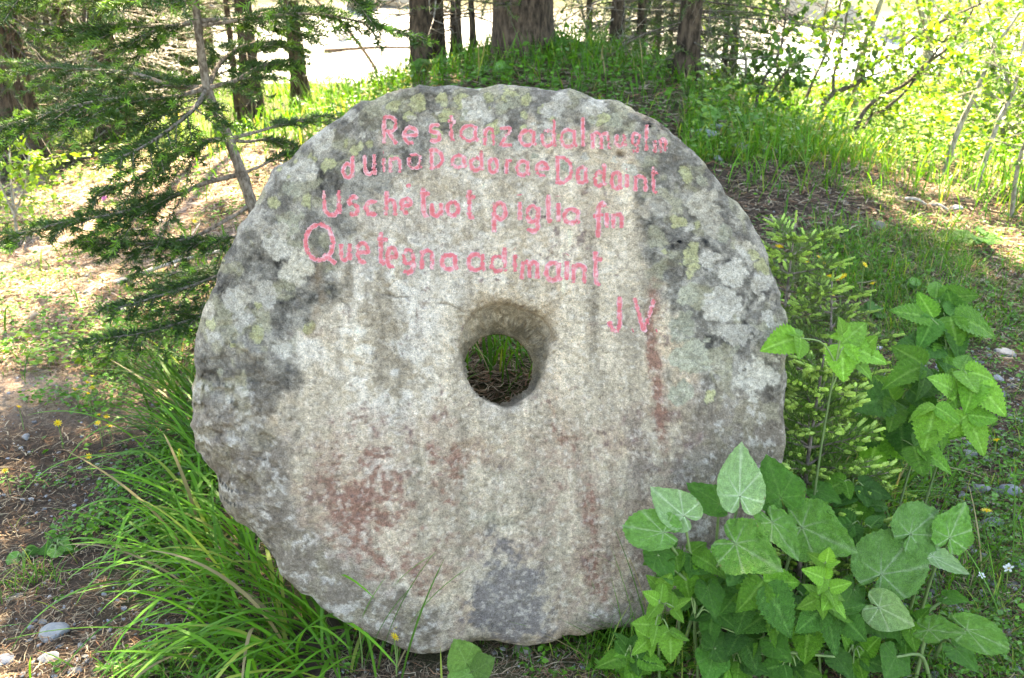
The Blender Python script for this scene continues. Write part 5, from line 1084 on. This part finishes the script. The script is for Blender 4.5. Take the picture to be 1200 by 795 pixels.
STONES = [(612,768,13,2,'rounded brown stone wedged beneath the millstone'),(900,181,12,3,'pale angular stone in the grass past the millstone shoulder'),(870,178,13,0,'grey stone between the pale angular stone and the millstone'),(823,163,20,1,'flat grey slab behind the shoulder of the millstone'),(840,152,11,1,'small flat stone under the broad bluish leaves'),(841,188,8,0,'small pale stone close to the millstone shoulder'),
 (143,333,12,1,'pale slab-shaped stone under the sapling branches'),(162,359,9,0,'whiter stone of a close pair under the sapling'),(146,365,9,0,'greyer stone of a close pair under the sapling'),(181,369,8,3,'buff stone beside the close pair under the sapling'),(40,374,8,2,'mossy dark stone on the sunlit path'),(62,748,17,0,'largest pale stone on the shaded gravel by the long grass'),(57,776,15,3,'rough pale stone touching the largest gravel stone'),(88,790,9,0,'small rounded stone beside the rough pale stone'),(3,778,14,1,'pale flat stone next to a tuft on the gravel'),(74,648,10,3,'moss-capped stone beside the arching grass tips'),(30,515,6,0,'small white stone near the dandelions'),(233,455,8,1,'dark flat stone hidden behind the long grass'),(78,421,7,1,'bluish pebble-like stone on the path edge'),(104,346,8,3,'white stone among sapling shadows'),
 (1180,580,17,1,'long bluish-white slab on the stony ground beyond the mottled butterbur'),(1150,577,11,0,'grey stone beside the long bluish-white slab'),(1163,616,14,1,'slate-blue angular stone below the long slab'),(1192,667,14,1,'grey slab with white flowers beside it'),(1192,582,6,2,'pinkish stone at the end of the long slab'),(1075,505,12,1,'flat grey stone under the hanging raspberry leaves'),(1095,515,8,1,'smaller flat stone under the hanging raspberry leaves'),(1177,528,7,1,'bluish stone on the stony ground below the bright raspberry'),(1138,535,8,0,'half-sunk grey stone on the stony ground'),(1178,418,13,3,'pale lump of stone beyond the arching raspberry cane'),(1170,447,8,0,'grey stone below the pale lump'),(1030,268,9,2,'brownish stone in the middle of the shady path'),(1120,246,9,1,'thin flat stone on the far side of the shady path'),(1110,700,8,0,'grey stone among sprawling butterbur leaves')]
rg2 = np.random.default_rng(900)
for (px, py, s, mi, lab) in STONES:
    g = G(px, py); d = (g - CAMP); dep = d[1] * CP - d[2] * SP; R = s / FPX * dep * 1.05
    o = obj('stone', ROCKS[mi], None, (g[0], g[1] + R * .3, terrain(g[0], g[1]) + R * .12)); o.scale = (R, R * .9, R * 1.0); o.rotation_euler = (rg2.uniform(-.15, .15), rg2.uniform(-.15, .15), rg2.uniform(0, 6.28) if mi != 1 else rg2.uniform(-.6, .2))
    tag(o, lab, 'stone', 'loose stones')
for k, (px, py, R, lab) in enumerate([(975, 28, .9, 'dark wet boulder in the stream behind the forked shrub'), (1040, 40, .8, 'boulder at the stream edge behind the alders'), (940, 18, 1.0, 'large boulder on the far side of the stream'), (1120, 50, .6, 'pale boulder by the leafy bush at the stream'), (400, 45, .5, 'sunlit boulder in the bright clearing by the dead pole'), (470, 2, 1.1, 'brown boulder at the far edge of the clearing'), (430, 3, 1.0, 'broad boulder beside the brown one across the clearing')]):
    g = G(px, py); o = obj('boulder', ROCKS[(2, 0, 2, 3, 3, 2, 2)[k]], None, (g[0], g[1], g[2] + R * .2)); o.scale = (R * 1.3, R, R); o.rotation_euler = (0, 0, k * 1.3); tag(o, lab, 'boulder')
# fallen sticks
for k, (a, b, r, lab) in enumerate([((138, 336), (262, 300), .012, 'pale bleached stick lying below the sapling branches'), ((205, 318), (235, 268), .006, 'thin grey stick resting on the bleached one'), ((1060, 237), (1085, 246), .012, 'short grey stick on the shady path'), ((1088, 244), (1110, 252), .012, 'second short grey stick in line on the shady path'), ((955, 775), (1010, 795), .004, 'pale dry stalk under the butterbur'), ((1130, 520), (1000, 560), .004, 'reddish dry cane across the gravel')]):
    A, B = G(*a), G(*b); A = A + [0, 0, .02]; B = B + [0, 0, .03]; mb = MB(); tube(mb, smooth_path([A, (A + B) / 2 + [0, 0, .015], B], 8), np.linspace(r, r * .6, 8), 6, None, .3); tag(mb.build('fallen_stick', M['deadwood'] if k != 5 else M['sapbark']), lab, 'stick')

# ------------------------------------------------------------------ flowers
def flower_head(rs, petals, col, centre, cup=.5, r=1.0):
    mb = MB()
    for ring, (sc, cp) in enumerate(((1.0, cup), (.66, cup * 1.8))):
        for k in range(petals):
            a = (k + .5 * ring) / petals * 6.283; d = np.array([math.cos(a), math.sin(a), 0]); s_ = np.array([-math.sin(a), math.cos(a), 0]); w = 2.6 / petals * sc
            V = np.array([d * .08, d * .6 * sc + s_ * w * .5 + [0, 0, cp * .35], d * 1.0 * sc + s_ * w * .25 + [0, 0, cp * .5], d * 1.0 * sc - s_ * w * .25 + [0, 0, cp * .5], d * .6 * sc - s_ * w * .5 + [0, 0, cp * .35]]) * r
            mb.add(V, np.array([(0, 1, 4), (1, 2, 3), (1, 3, 4)]), np.array(col) * (1 - .12 * ring))
    tube(mb, np.array([[0, 0, -.15], [0, 0, .1], [0, 0, .3]]) * r, np.array([.1, .25, .12]) * r, 7, centre); return mb.mesh('flower_head', M['petal'], smooth=False)
YEL = flower_head(1, 9, (.82, .60, .02), (.75, .45, .01)); WHT = flower_head(2, 5, (.75, .75, .72), (.6, .5, .1)); PNK = flower_head(3, 5, (.55, .16, .42), (.5, .2, .4), 1.2)
STEMM = MB(); tube(STEMM, np.array([[0, 0, 0], [.02, 0, .4], [0, .02, .8], [0, 0, 1.0]]), np.array([.02, .017, .015, .015]), 5, np.array([.12, .19, .05])); STEMM = STEMM.mesh('flower_stem', M['stem'])
def flower(px, py, h, me, size, lab, group, rg, name='yellow_flower'):
    g = G(px, py, h); z0 = float(terrain(g[0], g[1])); t = thing(name, lab, 'flower', (g[0], g[1], z0), group)
    s = obj('stem', STEMM, t); s.matrix_parent_inverse = Matrix.Identity(4); s.scale = (h, h, h) if h > .06 else (.06, .06, h)
    o = obj('flower_head', me, t); o.matrix_parent_inverse = Matrix.Identity(4); o.location = (0, 0, h); o.scale = (size,) * 3; o.rotation_euler = (rg.uniform(.2, .8), rg.uniform(-.3, .3), rg.random() * 6)
rg = np.random.default_rng(55)
A_ = [(88,457),(102,449),(108,455),(103,462),(125,489),(117,487),(128,500),(104,536),(22,478),(68,497),(6,553),(228,260),(115,497),(108,442)]
for p in A_: flower(*p, rg.uniform(.05, .10), YEL, rg.uniform(.010, .014), 'small yellow flower between the sunlit path and the long grass', 'yellow flowers by the path', rg)
for p in [(421,738),(463,735),(462,748)]: flower(*p, .11, YEL, .012, 'yellow flower against the foot of the millstone', 'yellow flowers at the millstone foot', rg)
for p in [(913,290),(941,301),(965,310),(973,325),(988,325),(1013,311),(1023,333),(972,345),(980,329),(960,303),(945,308)]: flower(*p, rg.uniform(.10, .2), YEL, rg.uniform(.016, .022), 'yellow flower among the fresh-shooted young spruces', 'yellow flowers by the young spruces', rg)
for p, l in [((1113,628),'yellow flower standing over the mottled butterbur leaf'),((1156,600),'half-open yellow flower near the slate-blue stone'),((1128,432),'yellow flower behind the hanging raspberry leaves'),((1168,517),'yellow flower on the gravel below the bright raspberry'),((1182,298),'yellow flower on the shady path by the sun patches')]: flower(*p, .09, YEL, .016, l, None, rg)
flower(1182, 667, .06, WHT, .014, 'small white flower beside the grey slab', 'white flowers by the slab', rg, 'white_flower'); flower(1150, 675, .05, WHT, .010, 'small white flower beside the grey slab', 'white flowers by the slab', rg, 'white_flower')
flower(121, 235, .22, PNK, .03, 'pink flower alone on the sunlit path', None, rg, 'pink_flower')
